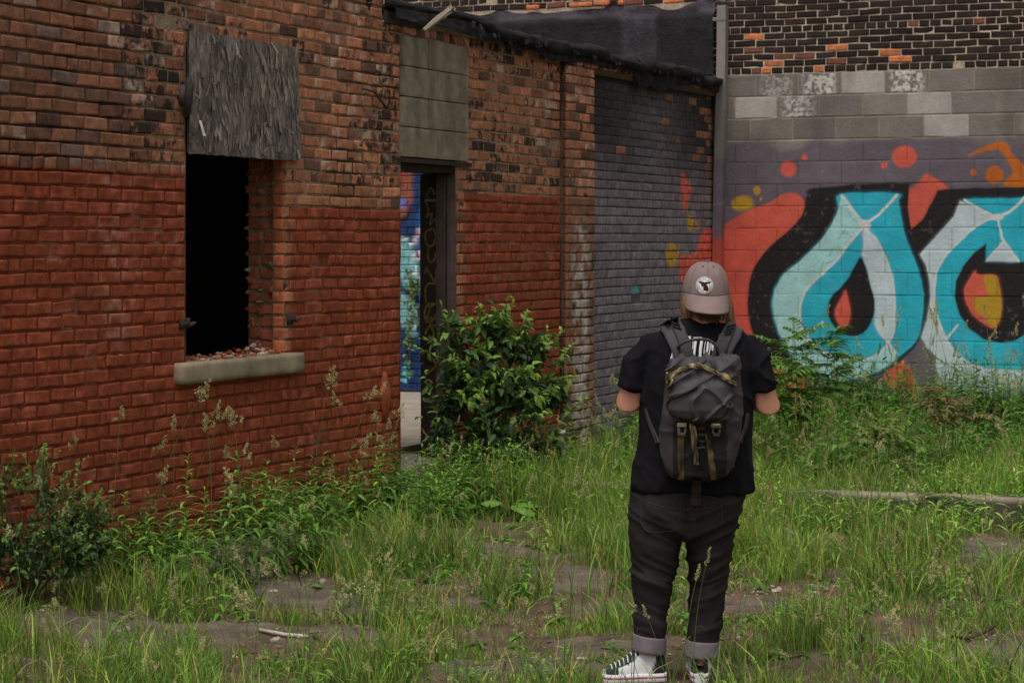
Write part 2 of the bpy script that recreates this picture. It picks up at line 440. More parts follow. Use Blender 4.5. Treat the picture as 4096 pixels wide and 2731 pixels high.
# ---- colours of the long brick wall
WIN = (1.70, 2.83, 1.06, 2.90); DOOR = (4.377, 5.273, -.2, 2.37)
PIL0, PIL1 = sA(560), sA(588)
BRED = alb(114, 54, 33)
def red_top(u): return np.where(u < 1.75, 2.163, np.where(u < 4.4, 2.01, 2.135))
gA_px = lambda V: np.stack(proj(V), -1)
def wall_colors(uv, cen, V, rs):
    n, m, _ = uv.shape; u, z = cen[:, 0], cen[:, 1]
    r1, r2, r3 = rs.random(n), rs.random(n), rs.random(n)
    warm = alb(136, 90, 66); dark = alb(90, 64, 52); brown = alb(104, 75, 61); purple = alb(98, 78, 70)
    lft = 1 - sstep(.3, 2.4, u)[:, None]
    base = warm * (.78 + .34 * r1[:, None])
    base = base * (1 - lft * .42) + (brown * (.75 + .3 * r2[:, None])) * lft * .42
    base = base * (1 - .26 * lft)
    base = np.where((r2 < .16)[:, None], dark * (.8 + .4 * r3[:, None]), base)
    base = np.where(((r2 > .88) & (u < 2.4))[:, None], purple * (.8 + .4 * r3[:, None]), base)
    base = np.where(((r3 > .88))[:, None], base * 1.28, base); base = np.where(((r3 < .10))[:, None], base * .72, base)
    c = np.repeat(base[:, None], m, 1)
    # soot gathers in patches beside the openings and under the roof
    cz = cen
    soot = .20 + .22 * fbm(cz, 1.2, 2, 21)
    soot += .26 * np.exp(-((u - 1.45) / .40) ** 2) * sstep(2.15, 2.3, z) + .22 * np.exp(-((u - 4.15) / .28) ** 2) * sstep(2.0, 2.2, z)
    soot += .16 * np.exp(-((u - 6.7) / .5) ** 2) * sstep(2.1, 2.3, z) * (1 - sstep(2.3, 3.3, z)) + .2 * sstep(3.0, 3.35, z) * (u > 4.2)
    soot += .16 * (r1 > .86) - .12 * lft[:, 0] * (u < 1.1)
    soot += .12 * np.exp(-((u - 5.9) / .5) ** 2)
    x = np.repeat(soot[:, None], m, 1)
    # lime run beside the door, efflorescence higher up
    run = np.exp(-((u - 4.16) / .10) ** 2) * sstep(2.0, 2.2, z) * (1 - sstep(2.9, 3.1, z)) * (r3 > .25)
    wn = sstep(.52, .66, fbm(np.concatenate([uv, np.zeros(uv.shape[:2] + (1,)) + 2], -1), 14, 3, 41))
    eff = np.clip(run[:, None] * .75 * wn + (wn * .55) * ((fbm(cen, 1.1, 2, 63) > .52) & (z > 2.2))[:, None] * (r2 > .45)[:, None], 0, 1)
    c = c * (1 - eff[..., None]) + alb(160, 140, 126) * eff[..., None]
    # the painted lower part
    top = red_top(uv[..., 0])
    pm = (uv[..., 1] < top + (r1[:, None] - .5) * .02 + .02) & (uv[..., 0] < PIL0 - .01)
    jmb = ((uv[..., 0] > WIN[1]) & (uv[..., 0] < WIN[1] + .075) & (uv[..., 1] > 1.06)) | ((uv[..., 0] > DOOR[1]) & (uv[..., 0] < DOOR[1] + .13)) | ((uv[..., 0] > WIN[0] - .018) & (uv[..., 0] < WIN[0]) & (uv[..., 1] > 1.13))
    pm &= ~jmb
    pr = BRED * (.88 + .18 * r1[:, None, None]) * (.84 + .32 * fbm(uv, 3, 3, 8)[..., None])
    wear = sstep(.60, .74, fbm(uv, 11, 3, 91))[..., None] * .5
    pr = pr * (1 - wear) + alb(150, 80, 62) * wear
    streak = (np.exp(-((uv[..., 0] - 1.0) / .16) ** 2) * sstep(.52, .7, fbm(uv, 16, 2, 12)) * (uv[..., 1] > 1.2))[..., None] * .35
    pr = pr * (1 - streak) + alb(170, 130, 115) * streak
    c = np.where(pm[..., None], pr, c); x = np.where(pm, .12 + .10 * (r3 > .9)[:, None], x)
    sp = Spray(gA_px(V).reshape(-1, 2), c.reshape(-1, 3).copy())
    for L in ([(1135, 585), (1142, 650), (1160, 600), (1176, 655), (1182, 585)], [(1200, 565), (1203, 640), (1214, 695), (1240, 705), (1256, 650), (1260, 575)], [(1120, 650), (1128, 690)]):
        sp.line([(x_ / 2.297, y_ / 2.297) for x_, y_ in L], 3.0, alb(92, 74, 40), 1.0, op=.55)
    c = np.where((uv[..., 0] > 5.4)[..., None], sp.c.reshape(c.shape), c)
    # pilaster: grimy top, limewashed foot
    pil = (u > PIL0 - .01) & (u < PIL1 + .01)
    lime = pil[:, None] & (uv[..., 1] < 2.15)
    lw = sstep(.30, .6, fbm(uv, 13, 3, 14)) * (1 - sstep(1.7, 2.1, uv[..., 1])) * np.exp(-((uv[..., 0] - (PIL0 + PIL1) / 2) / .16) ** 2)
    lw = np.clip(lw * 1.5, 0, .95); c = np.where(lime[..., None], c * .62 * (1 - lw[..., None]) + alb(150, 140, 132) * lw[..., None], c); x = np.where(lime, x - .08, x)
    return c, x
def infill_colors(uv, cen, V, rs):
    n, m, _ = uv.shape; u, z = cen[:, 0], cen[:, 1]; r1, r2 = rs.random(n), rs.random(n)
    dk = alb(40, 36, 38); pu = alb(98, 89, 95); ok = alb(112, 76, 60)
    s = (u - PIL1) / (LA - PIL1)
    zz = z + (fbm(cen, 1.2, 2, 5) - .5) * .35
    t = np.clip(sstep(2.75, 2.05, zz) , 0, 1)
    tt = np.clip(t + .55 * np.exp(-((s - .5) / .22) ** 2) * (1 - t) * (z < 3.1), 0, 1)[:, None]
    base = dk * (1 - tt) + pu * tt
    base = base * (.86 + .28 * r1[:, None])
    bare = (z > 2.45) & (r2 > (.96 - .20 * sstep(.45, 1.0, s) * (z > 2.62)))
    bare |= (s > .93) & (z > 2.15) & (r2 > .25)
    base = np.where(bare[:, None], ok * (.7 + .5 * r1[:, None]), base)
    c = np.repeat(base[:, None], m, 1)
    sp = Spray(gA_px(V).reshape(-1, 2), c.reshape(-1, 3))
    R6 = lambda L: [(562.5 + x * .0957, 100 + y * .0957) for x, y in L]; C5 = lambda L: [(587.5 + x * .10363, 237.5 + y * .10363) for x, y in L]
    sp.poly(R6([(1240, 790), (1270, 765), (1300, 830), (1330, 880), (1335, 960), (1310, 1050), (1290, 1150), (1270, 1140), (1245, 1000)]), RED, .6)
    sp.dot(562.5 + 1330 * .0957, 100 + 1280 * .0957, 3.4, 8.4, YEL); sp.dot(562.5 + 1405 * .0957, 100 + 1305 * .0957, 2.3, 4.6, YEL)
    sp.poly(C5([(1300, -30), (1115, -60), (1090, 10), (1060, 90), (1030, 160), (930, 165), (890, 200), (886, 280), (898, 390), (940, 480), (1000, 700), (1200, 1000), (1300, 1000)]), RED, .7)
    sp.dot(587.5 + 812 * .10363, 237.5 + 165 * .10363, 5.6, 12.5, YEL); sp.dot(587.5 + 865 * .10363, 237.5 + 140 * .10363, 2.2, 7, YEL)
    sp.dot(587.5 + 458 * .10363, 237.5 + 512 * .10363, 2.6, 5.6, alb(40, 140, 150), .4)
    x = np.full((n, m), .16); x = np.where(((r2 > .9) & (z > 2.6))[:, None], .42, x)
    return sp.c.reshape(n, m, 3), x

bld = empty('brick_building', P0 * 1.0)
tag(bld, 'long roofless brick building, lower half painted dark red, dark window hole and narrow doorway', 'building')
def W(u, d, z): return P0 + UA * u + NA * d + np.array([0, 0, z])
ZT = 4.25; ZL = 3.30                        # tall part, low part
HOLES = [WIN, DOOR, (4.377, 5.436, 2.355, 3.19)]
wall = MB()
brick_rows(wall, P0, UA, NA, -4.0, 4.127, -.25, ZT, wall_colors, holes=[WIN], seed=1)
brick_rows(wall, P0, UA, NA, 4.127, PIL0, -.25, ZL - .01, wall_colors, holes=[(4.377, 5.273, -1, 2.37), (4.377, 5.436, 2.355, 3.19)], seed=2)
brick_rows(wall, P0 + NA * .058, UA, NA, PIL0, PIL1, -.25, ZL - .01, wall_colors, seed=3)
brick_rows(wall, P0 + NA * .058, UA, NA, PIL1, LA - .01, 3.15, ZL - .01, wall_colors, seed=4)
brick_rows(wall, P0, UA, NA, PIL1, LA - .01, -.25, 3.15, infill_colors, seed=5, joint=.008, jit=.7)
brick_rows(wall, P0 + UA * PIL0, NA, -UA, 0.012, .05, -.25, ZL - .01, lambda uv, cen, V, rs: (np.broadcast_to(alb(88, 50, 36), V.shape).copy(), np.full(V.shape[:2], .3)), seed=6, header=0)
wall_o = wall.build('wall', M['brick'], bld)
wall_o.matrix_parent_inverse = Matrix.Translation(-bld.location)
def keep(o, root):     # parts are modelled in world places; keep them there under their root
    if o.parent is None: o.parent = root
    o.matrix_parent_inverse = Matrix.Translation(-root.location); return o
# mortar bed behind the bricks
mo = MB()
def bed(u0, u1, z0, z1, back, colf, holes=()):
    us_ = np.arange(u0, u1 + .03, .045); zs_ = np.arange(z0, z1 + .03, .024)
    us_ = np.clip(us_, u0, u1); zs_ = np.clip(zs_, z0, z1)
    Uq, Zq = np.meshgrid(us_, zs_, indexing='ij'); uv = np.stack([Uq, Zq], -1)
    d = back + (fbm(uv, 18, 2, 6) - .5) * .006 + .003 * sstep(.45, .6, fbm(uv, 1.0, 2, 61))
    d = d - .013 * (1 - sstep(.3, 1.5, Uq + (fbm(uv, 2, 2, 5) - .5) * .8)) * (Zq > 2.15)
    Pq = P0 + Uq[..., None] * UA + d[..., None] * NA; Pq[..., 2] += Zq
    n, m = Uq.shape; i, j = np.meshgrid(np.arange(n - 1), np.arange(m - 1), indexing='ij'); a = (i * m + j).ravel()
    uc = (Uq[:-1, :-1] + Uq[1:, 1:]).ravel() / 2; zc = (Zq[:-1, :-1] + Zq[1:, 1:]).ravel() / 2
    ok = np.ones(len(a), bool)
    for (ha, hb, z0_, z1_) in holes: ok &= ~((uc > ha) & (uc < hb) & (zc > z0_) & (zc < z1_))
    a = a[ok]; mo.add(Pq.reshape(-1, 3), np.stack([a, a + m, a + m + 1, a + 1], 1), c=colf(uv).reshape(-1, 3))
def mort_col(uv):
    u, z = uv[..., 0], uv[..., 1]; lime = alb(116, 100, 82); dk = alb(48, 37, 31)
    f = sstep(.35, .62, fbm(uv, 1.4, 3, 15) + .34 * sstep(.5, 1.7, u) - .24)[..., None]
    c = dk * (1 - f) + lime * f
    pm = ((z < red_top(u)) & (u < PIL0))[..., None]
    pf = sstep(.62, .74, fbm(uv, 5, 3, 19))[..., None]
    c = np.where(pm, BRED * .62 * (1 - pf) + alb(104, 76, 60) * pf, c)
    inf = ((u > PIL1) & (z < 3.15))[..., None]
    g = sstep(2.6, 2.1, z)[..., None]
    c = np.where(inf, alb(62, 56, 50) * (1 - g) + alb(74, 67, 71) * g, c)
    return c
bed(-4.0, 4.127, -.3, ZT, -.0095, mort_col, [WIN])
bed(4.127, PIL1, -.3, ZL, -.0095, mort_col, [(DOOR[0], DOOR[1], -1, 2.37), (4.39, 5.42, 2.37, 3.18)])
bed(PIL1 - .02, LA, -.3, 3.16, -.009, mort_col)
mo.box(W(PIL0 + .012, -.01, -.3), UA * (PIL1 - PIL0 - .024), NA * .055, (0, 0, ZL + .3), c=alb(84, 70, 58))
mo.box(W(PIL1 - .012, -.01, 3.155), UA * (LA - PIL1), NA * .055, (0, 0, ZL - 3.155), c=alb(74, 60, 50))
keep(mo.build('mortar', M['mortar'], bld), bld)

def chunk(mb, c, r, col, seed):
    rs = np.random.default_rng(seed); rr = []
    sx, sy, sz = rs.uniform(.6, 1.3), rs.uniform(.6, 1.2), rs.uniform(.35, .8)
    for i in range(4):
        ph = -math.pi / 2 + math.pi * (i + .5) / 4
        rr.append([np.asarray(c) + r * np.array([math.cos(ph) * math.cos(a) * sx, math.cos(ph) * math.sin(a) * sy, math.sin(ph) * sz]) * rs.uniform(.7, 1.25) for a in np.linspace(0, 2 * math.pi, 6, endpoint=False)])
    mb.rings(rr, c=col)
# jambs of the window: an outer skin of brick, then a ragged inner skin set back a little
def jamb_colors(tint, dirt):
    def f(uv, cen, V, rs):
        n, m, _ = uv.shape; r = rs.random(n)
        c = np.repeat((tint * (.7 + .5 * r[:, None]))[:, None], m, 1); return c, np.full((n, m), dirt)
    return f
jm = MB()
brick_rows(jm, W(WIN[1], 0, 0), -NA, -UA, .012, .095, 1.10, 2.9, jamb_colors(alb(150, 84, 54), .30), header=0, seed=21)
brick_rows(jm, W(WIN[1] + .035, 0, 0), -NA, -UA, .10, .285, 1.10, 2.9, jamb_colors(alb(128, 72, 50), .36), header=0, length=.11, joint=.018, jit=2.6, seed=22)
keep(jm.build('window_jamb', M['brick'], bld), bld)
jb = MB(); jb.box(W(WIN[1] + .009, -.095, 1.1), UA * .03, NA * .083, (0, 0, 1.8), c=alb(112, 96, 78)); jb.box(W(WIN[1] + .046, -.285, 1.1), UA * .03, NA * .185, (0, 0, 1.8), c=alb(108, 92, 76))
for k in range(90):
    z_ = RNG.uniform(1.13, 2.25); chunk(jb, W(WIN[1] + RNG.uniform(.03, .06), -RNG.choice([.10, .20, .275]) + RNG.uniform(-.015, .015), z_), RNG.uniform(.012, .030), (alb(116, 66, 46) if RNG.random() < .6 else alb(118, 104, 86)) * RNG.uniform(.6, 1.2), 4000 + k)
keep(jb.build('jamb_mortar', M['mortar'], bld, smooth=False), bld)
# core of the wall, inner rooms (bare brick, dark), lintels
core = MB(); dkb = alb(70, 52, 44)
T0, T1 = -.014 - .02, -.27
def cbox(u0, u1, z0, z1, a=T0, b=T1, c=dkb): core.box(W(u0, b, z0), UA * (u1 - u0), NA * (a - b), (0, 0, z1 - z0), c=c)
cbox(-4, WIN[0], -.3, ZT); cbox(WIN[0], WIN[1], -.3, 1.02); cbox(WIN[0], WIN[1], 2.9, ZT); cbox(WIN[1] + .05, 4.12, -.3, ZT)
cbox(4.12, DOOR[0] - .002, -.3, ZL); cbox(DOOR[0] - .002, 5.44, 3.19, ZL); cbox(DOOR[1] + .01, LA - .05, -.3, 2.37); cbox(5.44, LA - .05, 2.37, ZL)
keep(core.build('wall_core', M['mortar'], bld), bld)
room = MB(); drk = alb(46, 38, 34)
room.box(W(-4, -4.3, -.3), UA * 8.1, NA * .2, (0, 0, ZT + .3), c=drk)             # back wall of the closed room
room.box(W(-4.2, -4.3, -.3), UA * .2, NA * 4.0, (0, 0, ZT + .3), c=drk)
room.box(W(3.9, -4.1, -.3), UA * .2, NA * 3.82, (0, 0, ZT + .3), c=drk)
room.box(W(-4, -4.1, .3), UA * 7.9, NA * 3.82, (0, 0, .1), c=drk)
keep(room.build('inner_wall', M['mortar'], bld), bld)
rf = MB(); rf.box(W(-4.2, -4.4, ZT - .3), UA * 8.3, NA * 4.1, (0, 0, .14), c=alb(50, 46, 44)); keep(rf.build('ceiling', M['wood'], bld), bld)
# stone sill
def rough_box(o, ax, ay, az, n=(24, 6, 5), amp=.004, col=(.3, .3, .3), seed=0, taper=None, colf=None):
    """box with worn, uneven faces (one closed mesh)"""
    o, ax, ay, az = [np.asarray(k, float) for k in (o, ax, ay, az)]; mbx = MB()
    idx = {}; V = []; Q = []
    nx, ny, nz_ = n
    def vid(i, j, k):
        if (i, j, k) not in idx: idx[(i, j, k)] = len(V); V.append((i / nx, j / ny, k / nz_))
        return idx[(i, j, k)]
    for i in range(nx):
        for j in range(ny):
            for k, fl in ((0, 1), (nz_, 0)):
                f = [vid(i, j, k), vid(i + 1, j, k), vid(i + 1, j + 1, k), vid(i, j + 1, k)]; Q.append(f[::-1] if fl else f)
    for i in range(nx):
        for k in range(nz_):
            for j, fl in ((0, 0), (ny, 1)):
                f = [vid(i, j, k), vid(i + 1, j, k), vid(i + 1, j, k + 1), vid(i, j, k + 1)]; Q.append(f[::-1] if fl else f)
    for j in range(ny):
        for k in range(nz_):
            for i, fl in ((0, 1), (nx, 0)):
                f = [vid(i, j, k), vid(i, j + 1, k), vid(i, j + 1, k + 1), vid(i, j, k + 1)]; Q.append(f[::-1] if fl else f)
    V = np.array(V); ctr = o + (ax + ay + az) / 2
    P = o + V[:, :1] * ax + V[:, 1:2] * ay + V[:, 2:] * az
    cnt = ((V < .001) | (V > .999)).sum(1)
    d = P - ctr; dn = d / (np.linalg.norm(d, axis=1, keepdims=True) + 1e-9)
    P = P + dn * ((fbm(P, 20, 3, seed)[:, None] - .5) * 2 * amp - (cnt[:, None] >= 2) * amp * 1.3 - (cnt[:, None] >= 3) * amp * 1.5)
    c = np.asarray(col) if colf is None else colf(P, V)
    mbx.add(P, Q, c=c); return mbx
def stone_c(P, V):
    f = fbm(P, 9, 3, 5)[:, None]; return alb(86, 77, 64) * (1 - f) + alb(140, 126, 106) * f
keep(rough_box(W(1.585, -.26, 1.012), UA * 1.391, NA * .315, (0, 0, .118), (40, 8, 5), .006, colf=stone_c).build('window_sill', M['concrete'], bld, smooth=True), bld)
# strand-board sheet nailed over the upper half of the window
pb = MB(); u0, u1, z0, z1 = sA(185.5), sA(295.5), 2.295, 2.985
lift = lambda u, z: .022 + .016 * sstep(u1 - .5, u1, u) * sstep(z0 + .6, z0, z)
Uq, Zq = np.meshgrid(np.linspace(u0, u1, 110), np.linspace(z0, z1, 70), indexing='ij'); uv = np.stack([Uq, Zq], -1)
edge_w = (fbm(uv, 30, 2, 3) - .5) * .012
Uw = Uq + edge_w * ((Uq < u0 + .001) | (Uq > u1 - .001)); Zw = Zq + edge_w * ((Zq < z0 + .001) | (Zq > z1 - .001))
Zw = Zw - .02 * (Uq - u0) / (u1 - u0) * 0
Pq = P0 + Uw[..., None] * UA + (lift(Uq, Zq) + (fbm(uv * [2.0, .8], 26, 3, 9) - .5) * .004)[..., None] * NA; Pq[..., 2] += Zw
fr = (.55 * fbm(uv * [2.6, 1.0], 22, 3, 44) + .45 * fbm(uv * [1.4, 1.0], 9, 2, 45))[..., None]
fr = np.clip((fr - .5) * 2.2 + .5, 0, 1); bc = alb(50, 45, 43) * (1 - fr) + alb(112, 103, 98) * fr
moss = (sstep(.35, .9, (Uq - u0) / (u1 - u0) + (fbm(uv, 4, 2, 2) - .5) * .5) * sstep(.3, 1.0, (Zq - z0) / (z1 - z0)))[..., None]
bc = bc * (1 - moss * .3) + alb(98, 90, 76) * moss * .3
pb.sheet(np.swapaxes(Pq, 0, 1), np.swapaxes(bc, 0, 1))
e = .004
pb.box(W(u0 + e, .006, z0 + e), UA * (u1 - u0 - 2 * e), NA * .012, (0, 0, z1 - z0 - 2 * e), c=alb(52, 46, 40))
for k in range(420):         # the loose wood strands of the sheet
    uu, zz = RNG.uniform(u0 + .02, u1 - .01), RNG.uniform(z0, z1 - .01); rel = (uu - u0) / (u1 - u0)
    L = RNG.uniform(.04, .11); wd = RNG.uniform(.010, .030) if RNG.random() < .6 else RNG.uniform(.002, .006); an = RNG.normal(0, .26)
    if RNG.random() < .14: an = RNG.normal(0, 1.0)
    lf = RNG.uniform(.001, .006) + (.012 * RNG.random() if RNG.random() < .12 else 0)
    base = lift(uu, zz) + .002
    dv = np.array([math.sin(an), math.cos(an)]); nv = np.array([dv[1], -dv[0]])
    a = np.array([uu, zz]); b = a + dv * L
    b[0] = min(max(b[0], u0), u1 + .004); b[1] = min(max(b[1], z0 - .006), z1 + .006)
    pts = []
    for p, hgt, ww in ((a, lf, wd), ((a + b) / 2, lf * .6 + .001, wd), (b, .0005, wd * .4)):
        for s_ in (-1, 1):
            q = p + nv * ww * s_ * .5; pts.append(W(q[0], base + hgt, q[1]))
    tone = RNG.random(); mossy = rel > .6 and zz > z0 + .3 and RNG.random() < .55
    cc = (alb(122, 112, 96) if mossy else alb(104, 95, 90)) * (.55 + .62 * tone)
    if RNG.random() < .01: cc = alb(150, 138, 132)
    pb.add(pts, [(0, 1, 3, 2), (2, 3, 5, 4)], c=cc)
b_ = W(u0 + .09, .03, z0 + .19)
pb.add([b_, b_ + UA * .028, b_ + UA * .032 + NA * .028 - np.array([0, 0, .09]), b_ + UA * .012 + NA * .02 - np.array([0, 0, .085])], [(0, 1, 2, 3)], c=alb(170, 155, 150))
keep(pb.build('board_cover', M['wood'], bld, smooth=False), bld)
# blocks walled in above the door
cbp = MB(); P1 = sA(466.7)
for k in range(4):
    za_, zb_ = 2.372 + k * .2035, 2.372 + (k + 1) * .2035
    vs = [4.381, 4.381 + (.40 if k % 2 else .55), P1]
    for a, b in zip(vs[:-1], vs[1:]):
        def bcf(P, V): 
            f = fbm(P, 24, 3, k)[:, None]; s_ = (noise(P, 160, 4) > .78)[:, None]
            stn = sstep(.5, .7, fbm(P * [1, 1, .2], 9, 2, 7))[:, None] * .25
            return (alb(86, 79, 66) * (1 - f) + alb(122, 112, 95) * f) * (1 - stn)
        bx = rough_box(W(a + .0015, -.19, za_ + .002), UA * (b - a - .003), NA * .205, (0, 0, zb_ - za_ - .004), (20, 3, 9), .0022, colf=bcf, seed=k)
        v, q, t, c, x = bx.arrays(); cbp.add(v, q, c=c)
keep(cbp.build('block_panel', M['concrete'], bld, smooth=False), bld)
# a course of old brick and a broken plate above the panel; dark timber lintel; door frame and inner board
dl = MB(); tw = alb(58, 46, 40)
dl.box(W(4.36, -.25, 2.285), UA * .915, NA * .235, (0, 0, .045), c=alb(34, 26, 22))
dl.box(W(4.34, -.25, 2.335), UA * 1.13, NA * .275, (0, 0, .03), c=alb(40, 30, 25))
keep(dl.build('lintel', M['wood'], bld, smooth=False), bld)
df = MB()
for (d0, d1, off, cc) in ((.005, .072, .0, alb(78, 64, 60)), (.082, .146, .022, alb(66, 55, 52))):
    bx = rough_box(W(DOOR[1] - .016 - off, -d1, -.1), UA * (.014 + off), NA * (d1 - d0), (0, 0, 2.38), (2, 4, 40), .0015,
                   colf=lambda P, V, cc=cc: cc * (.75 + .5 * fbm(P * [6, 6, .8], 12, 3, 3)[:, None]))
    v, q, t, c, x = bx.arrays(); df.add(v, q, c=c)
keep(df.build('door_frame', M['wood'], bld, smooth=False), bld)
ib = MB(); ib.box(W(DOOR[1] - .03, -.275, .95), UA * .025, NA * .125, (0, 0, 1.33), c=alb(36, 28, 22)); ib.box(W(DOOR[1] - .026, -.272, -.1), UA * .02, NA * .12, (0, 0, 1.04), c=alb(44, 34, 30))
inner_board = keep(ib.build('inner_board', M['wood'], bld, smooth=False), bld)
# yellow scrawl down the inner board
D0 = W(DOOR[1] - .0335, 0, 0)
def on_board(x, y):        # zoomed picture place -> point on the board face
    px, py = 387.5 + x * .1993, 150 + y * .1993; k = (px - CX) / F
    d = (D0[0] - k * D0[1]) / (NA[0] - k * NA[1]); p = D0 - NA * d
    return np.array([p[0], p[1], H + (HY - py) * p[1] / F])
STR = [[(195, 235), (218, 190), (236, 222)], [(190, 250), (246, 252)], [(192, 258), (205, 300), (196, 335), (222, 318), (214, 372), (240, 345), (248, 385)],
       [(222, 395), (196, 405), (190, 445), (205, 480), (232, 470), (242, 425), (228, 392), (214, 400)], [(206, 490), (202, 530), (214, 560), (236, 548), (242, 515)],
       [(188, 615), (196, 590), (208, 618)], [(208, 610), (224, 640), (240, 660), (244, 600)], [(240, 672), (206, 668), (190, 700), (192, 750), (210, 785), (236, 770)],
       [(240, 770), (200, 775), (186, 820), (198, 860), (230, 850), (242, 820)], [(212, 800), (196, 850), (222, 838), (214, 880), (240, 875)], [(188, 920), (214, 880), (232, 930), (198, 950)],
       [(192, 1000), (202, 1015), (206, 1050), (222, 1040), (240, 1080), (200, 1118)], [(190, 1215), (222, 1160)], [(232, 1250), (236, 1258)]]
for S in STR:
    sc = MB()
    S = catmull(S, False, 4) if len(S) > 2 else np.array(S, float)
    for a, b in zip(S[:-1], S[1:]):
        A, B = on_board(*a), on_board(*b); d = B - A; L = np.linalg.norm(d) + 1e-6; d /= L; nn = np.cross(UA, d) * .0075
        A = A - d * .003; B = B + d * .003; o_ = -UA * .0
        sc.add([A - nn, B - nn, B + nn, A + nn], [(0, 1, 2, 3)], c=alb(104, 92, 44) * (.5 + .5 * RNG.random()))
    keep(sc.build('painted_letter', M['paint'], bld, smooth=False), bld)
# raised floor inside the doorway
fl = MB(); fc = alb(122, 113, 102)
fl.box(W(4.1, -4.0, -.05), UA * (LA - 4.15), NA * 3.45, (0, 0, .37), c=fc)
fl.box(W(DOOR[0] - .1, -.52, -.05), UA * 1.2, NA * .48, (0, 0, .33), c=alb(130, 120, 108))
keep(fl.build('inner_floor', M['concrete'], bld, smooth=False), bld)
# roof edge: sagging tar-felt roll, timbers under it
re = MB(); R = []
N_ = 90
for i in range(N_):
    s = 4.14 + (LA - 4.14) * i / (N_ - 1); sm = sstep(5.3, 5.9, s)
    z = 3.385 - .075 * sm - .03 * sstep(8, 11, s) + (noise(np.array([s * 2.2, 3.3]), 1, 4) - .5) * .05
    rr = .024 + .024 * sm + .012 * noise(np.array([s * 5, 9.1]), 1, 2)
    ctr = W(s, .03 + .03 * sm, z)
    ring = []
    for k in range(14):
        a = 2 * math.pi * k / 14; r2 = rr * (1 + .5 * (noise(np.array([s * 9, k * .9]), 1, 8) - .5))
        ring.append(ctr + NA * math.cos(a) * r2 * 1.25 + np.array([0, 0, math.sin(a) * r2]))
    R.append(ring)
re.rings(R, c=alb(34, 32, 33))
felt_c = alb(33, 31, 33)
us_ = np.linspace(4.13, LA, 140); rows_ = np.linspace(0, 1, 12)
Gf = np.zeros((140, 12, 3))
for i, s in enumerate(us_):
    drop = .05 + .07 * noise(np.array([s * 3.1, 1.7]), 1, 5) + .12 * (sstep(8.0, 8.6, s)) * sstep(.45, .7, noise(np.array([s * 4, 7.7]), 1, 6))
    for j, v_ in enumerate(rows_):
        Gf[i, j] = W(s, .075 + .02 * noise(np.array([s * 7, v_ * 3.0]), 1, 3) * v_ + .012 * math.sin(s * 40), 3.35 - .05 * sstep(5.3, 5.9, s) - v_ * drop)
re.sheet(Gf, c=felt_c)
re.box(W(4.13, -.5, 3.31), UA * (LA - 4.2), NA * .5, (0, 0, .05), c=felt_c)
for _ in range(60):           # torn flaps
    s = RNG.uniform(5.2, LA - .1); L = RNG.uniform(.05, .16); a = W(s, .10 + RNG.uniform(0, .02), 3.31 + RNG.uniform(-.03, .05))
    b = a + UA * L * RNG.uniform(.4, 1) ; dn = np.array([0, 0, -RNG.uniform(.02, .075)])
    re.add([a, b, b + dn * .6 + NA * .012, a + dn + NA * .02], [(0, 1, 2, 3)], c=felt_c * RNG.uniform(.8, 1.7))
keep(re.build('roof_edge', M['tar'], bld), bld)
tm = MB()
tm.box(W(4.14, -.2, 3.245), UA * .62, NA * .22, (0, 0, .08), c=alb(50, 42, 38))
tm.box(W(4.14, -.2, 3.35), UA * 1.1, NA * .25, (0, 0, .02), c=alb(70, 62, 40))
keep(tm.build('roof_timber', M['wood'], bld, smooth=False), bld)
sp_ = MB(); a, b = W(4.55, .09, 3.225), W(4.82, .17, 3.40); d = (b - a); side = np.array([0, 0, 1.0]) * .026
for k in range(7):
    o_ = side * (k - 3) / 3.0 + NA * RNG.uniform(0, .012)
    sp_.add([a + o_ * .5 + d * RNG.uniform(0, .1), a + o_ * .5 + side * .22 + d * .05, b + o_ + side * .3 - d * RNG.uniform(0, .12), b + o_ - side * .1], [(0, 1, 2, 3)], c=alb(150, 138, 122) * RNG.uniform(.6, 1.25))
sp_.tube([a, a * .5 + b * .5, b], [.014, .022, .016], 6, c=alb(120, 110, 98))
tag(sp_.build('splintered_board', M['wood'], smooth=False), 'pale splintered board end sticking out under the roof edge above the doorway', 'broken board')
# iron pins beside the window, cable insulator, bent rod
def pin(name, u, z, parent=bld):
    p = MB(); p.box(W(u - .035, -.01, z - .03), UA * .05, NA * .03, (0, 0, .06), c=alb(46, 38, 34))
    p.tube([W(u, .01, z), W(u + .02, .04, z - .004), W(u + .045, .045, z + .004), W(u + .058, .048, z + .006)], [.018, .015, .010, .006], 8, c=alb(58, 46, 40))
    p.tube([W(u, .035, z - .02), W(u, .035, z + .035)], .010, 8, c=alb(46, 38, 34)); return keep(p.build(name, M['rust'], parent), parent)
pin('shutter_pin', WIN[0] - .03, 1.345); pin('shutter_pin', WIN[1] + .045, 1.335); 
p = MB(); p.box(W(1.625, -.01, 2.57), UA * .07, NA * .04, (0, 0, .10), c=alb(66, 54, 52)); p.tube([W(1.66, .03, 2.5), W(1.655, .05, 2.62), W(1.66, .045, 2.72)], [.02, .024, .014], 8, c=alb(44, 38, 36)); keep(p.build('shutter_bracket', M['rust'], bld), bld)
p = MB(); pts = [W(3.83 + .0 * t_, .05, 3.50 - .18 * t_) for t_ in np.linspace(0, 1, 33)]
p.tube(pts, [.014 + .011 * (0.5 + .5 * math.sin(i * math.pi / 2)) for i in range(33)], 10, c=alb(30, 27, 28)); p.tube([W(3.83, .05, 3.33), W(3.83, .05, 3.29)], [.008, .004], 6, c=alb(30, 27, 28))
tag(p.build('cable_insulator', M['plastic']), 'black ribbed cable insulator hanging on the wall near the top edge', 'insulator')
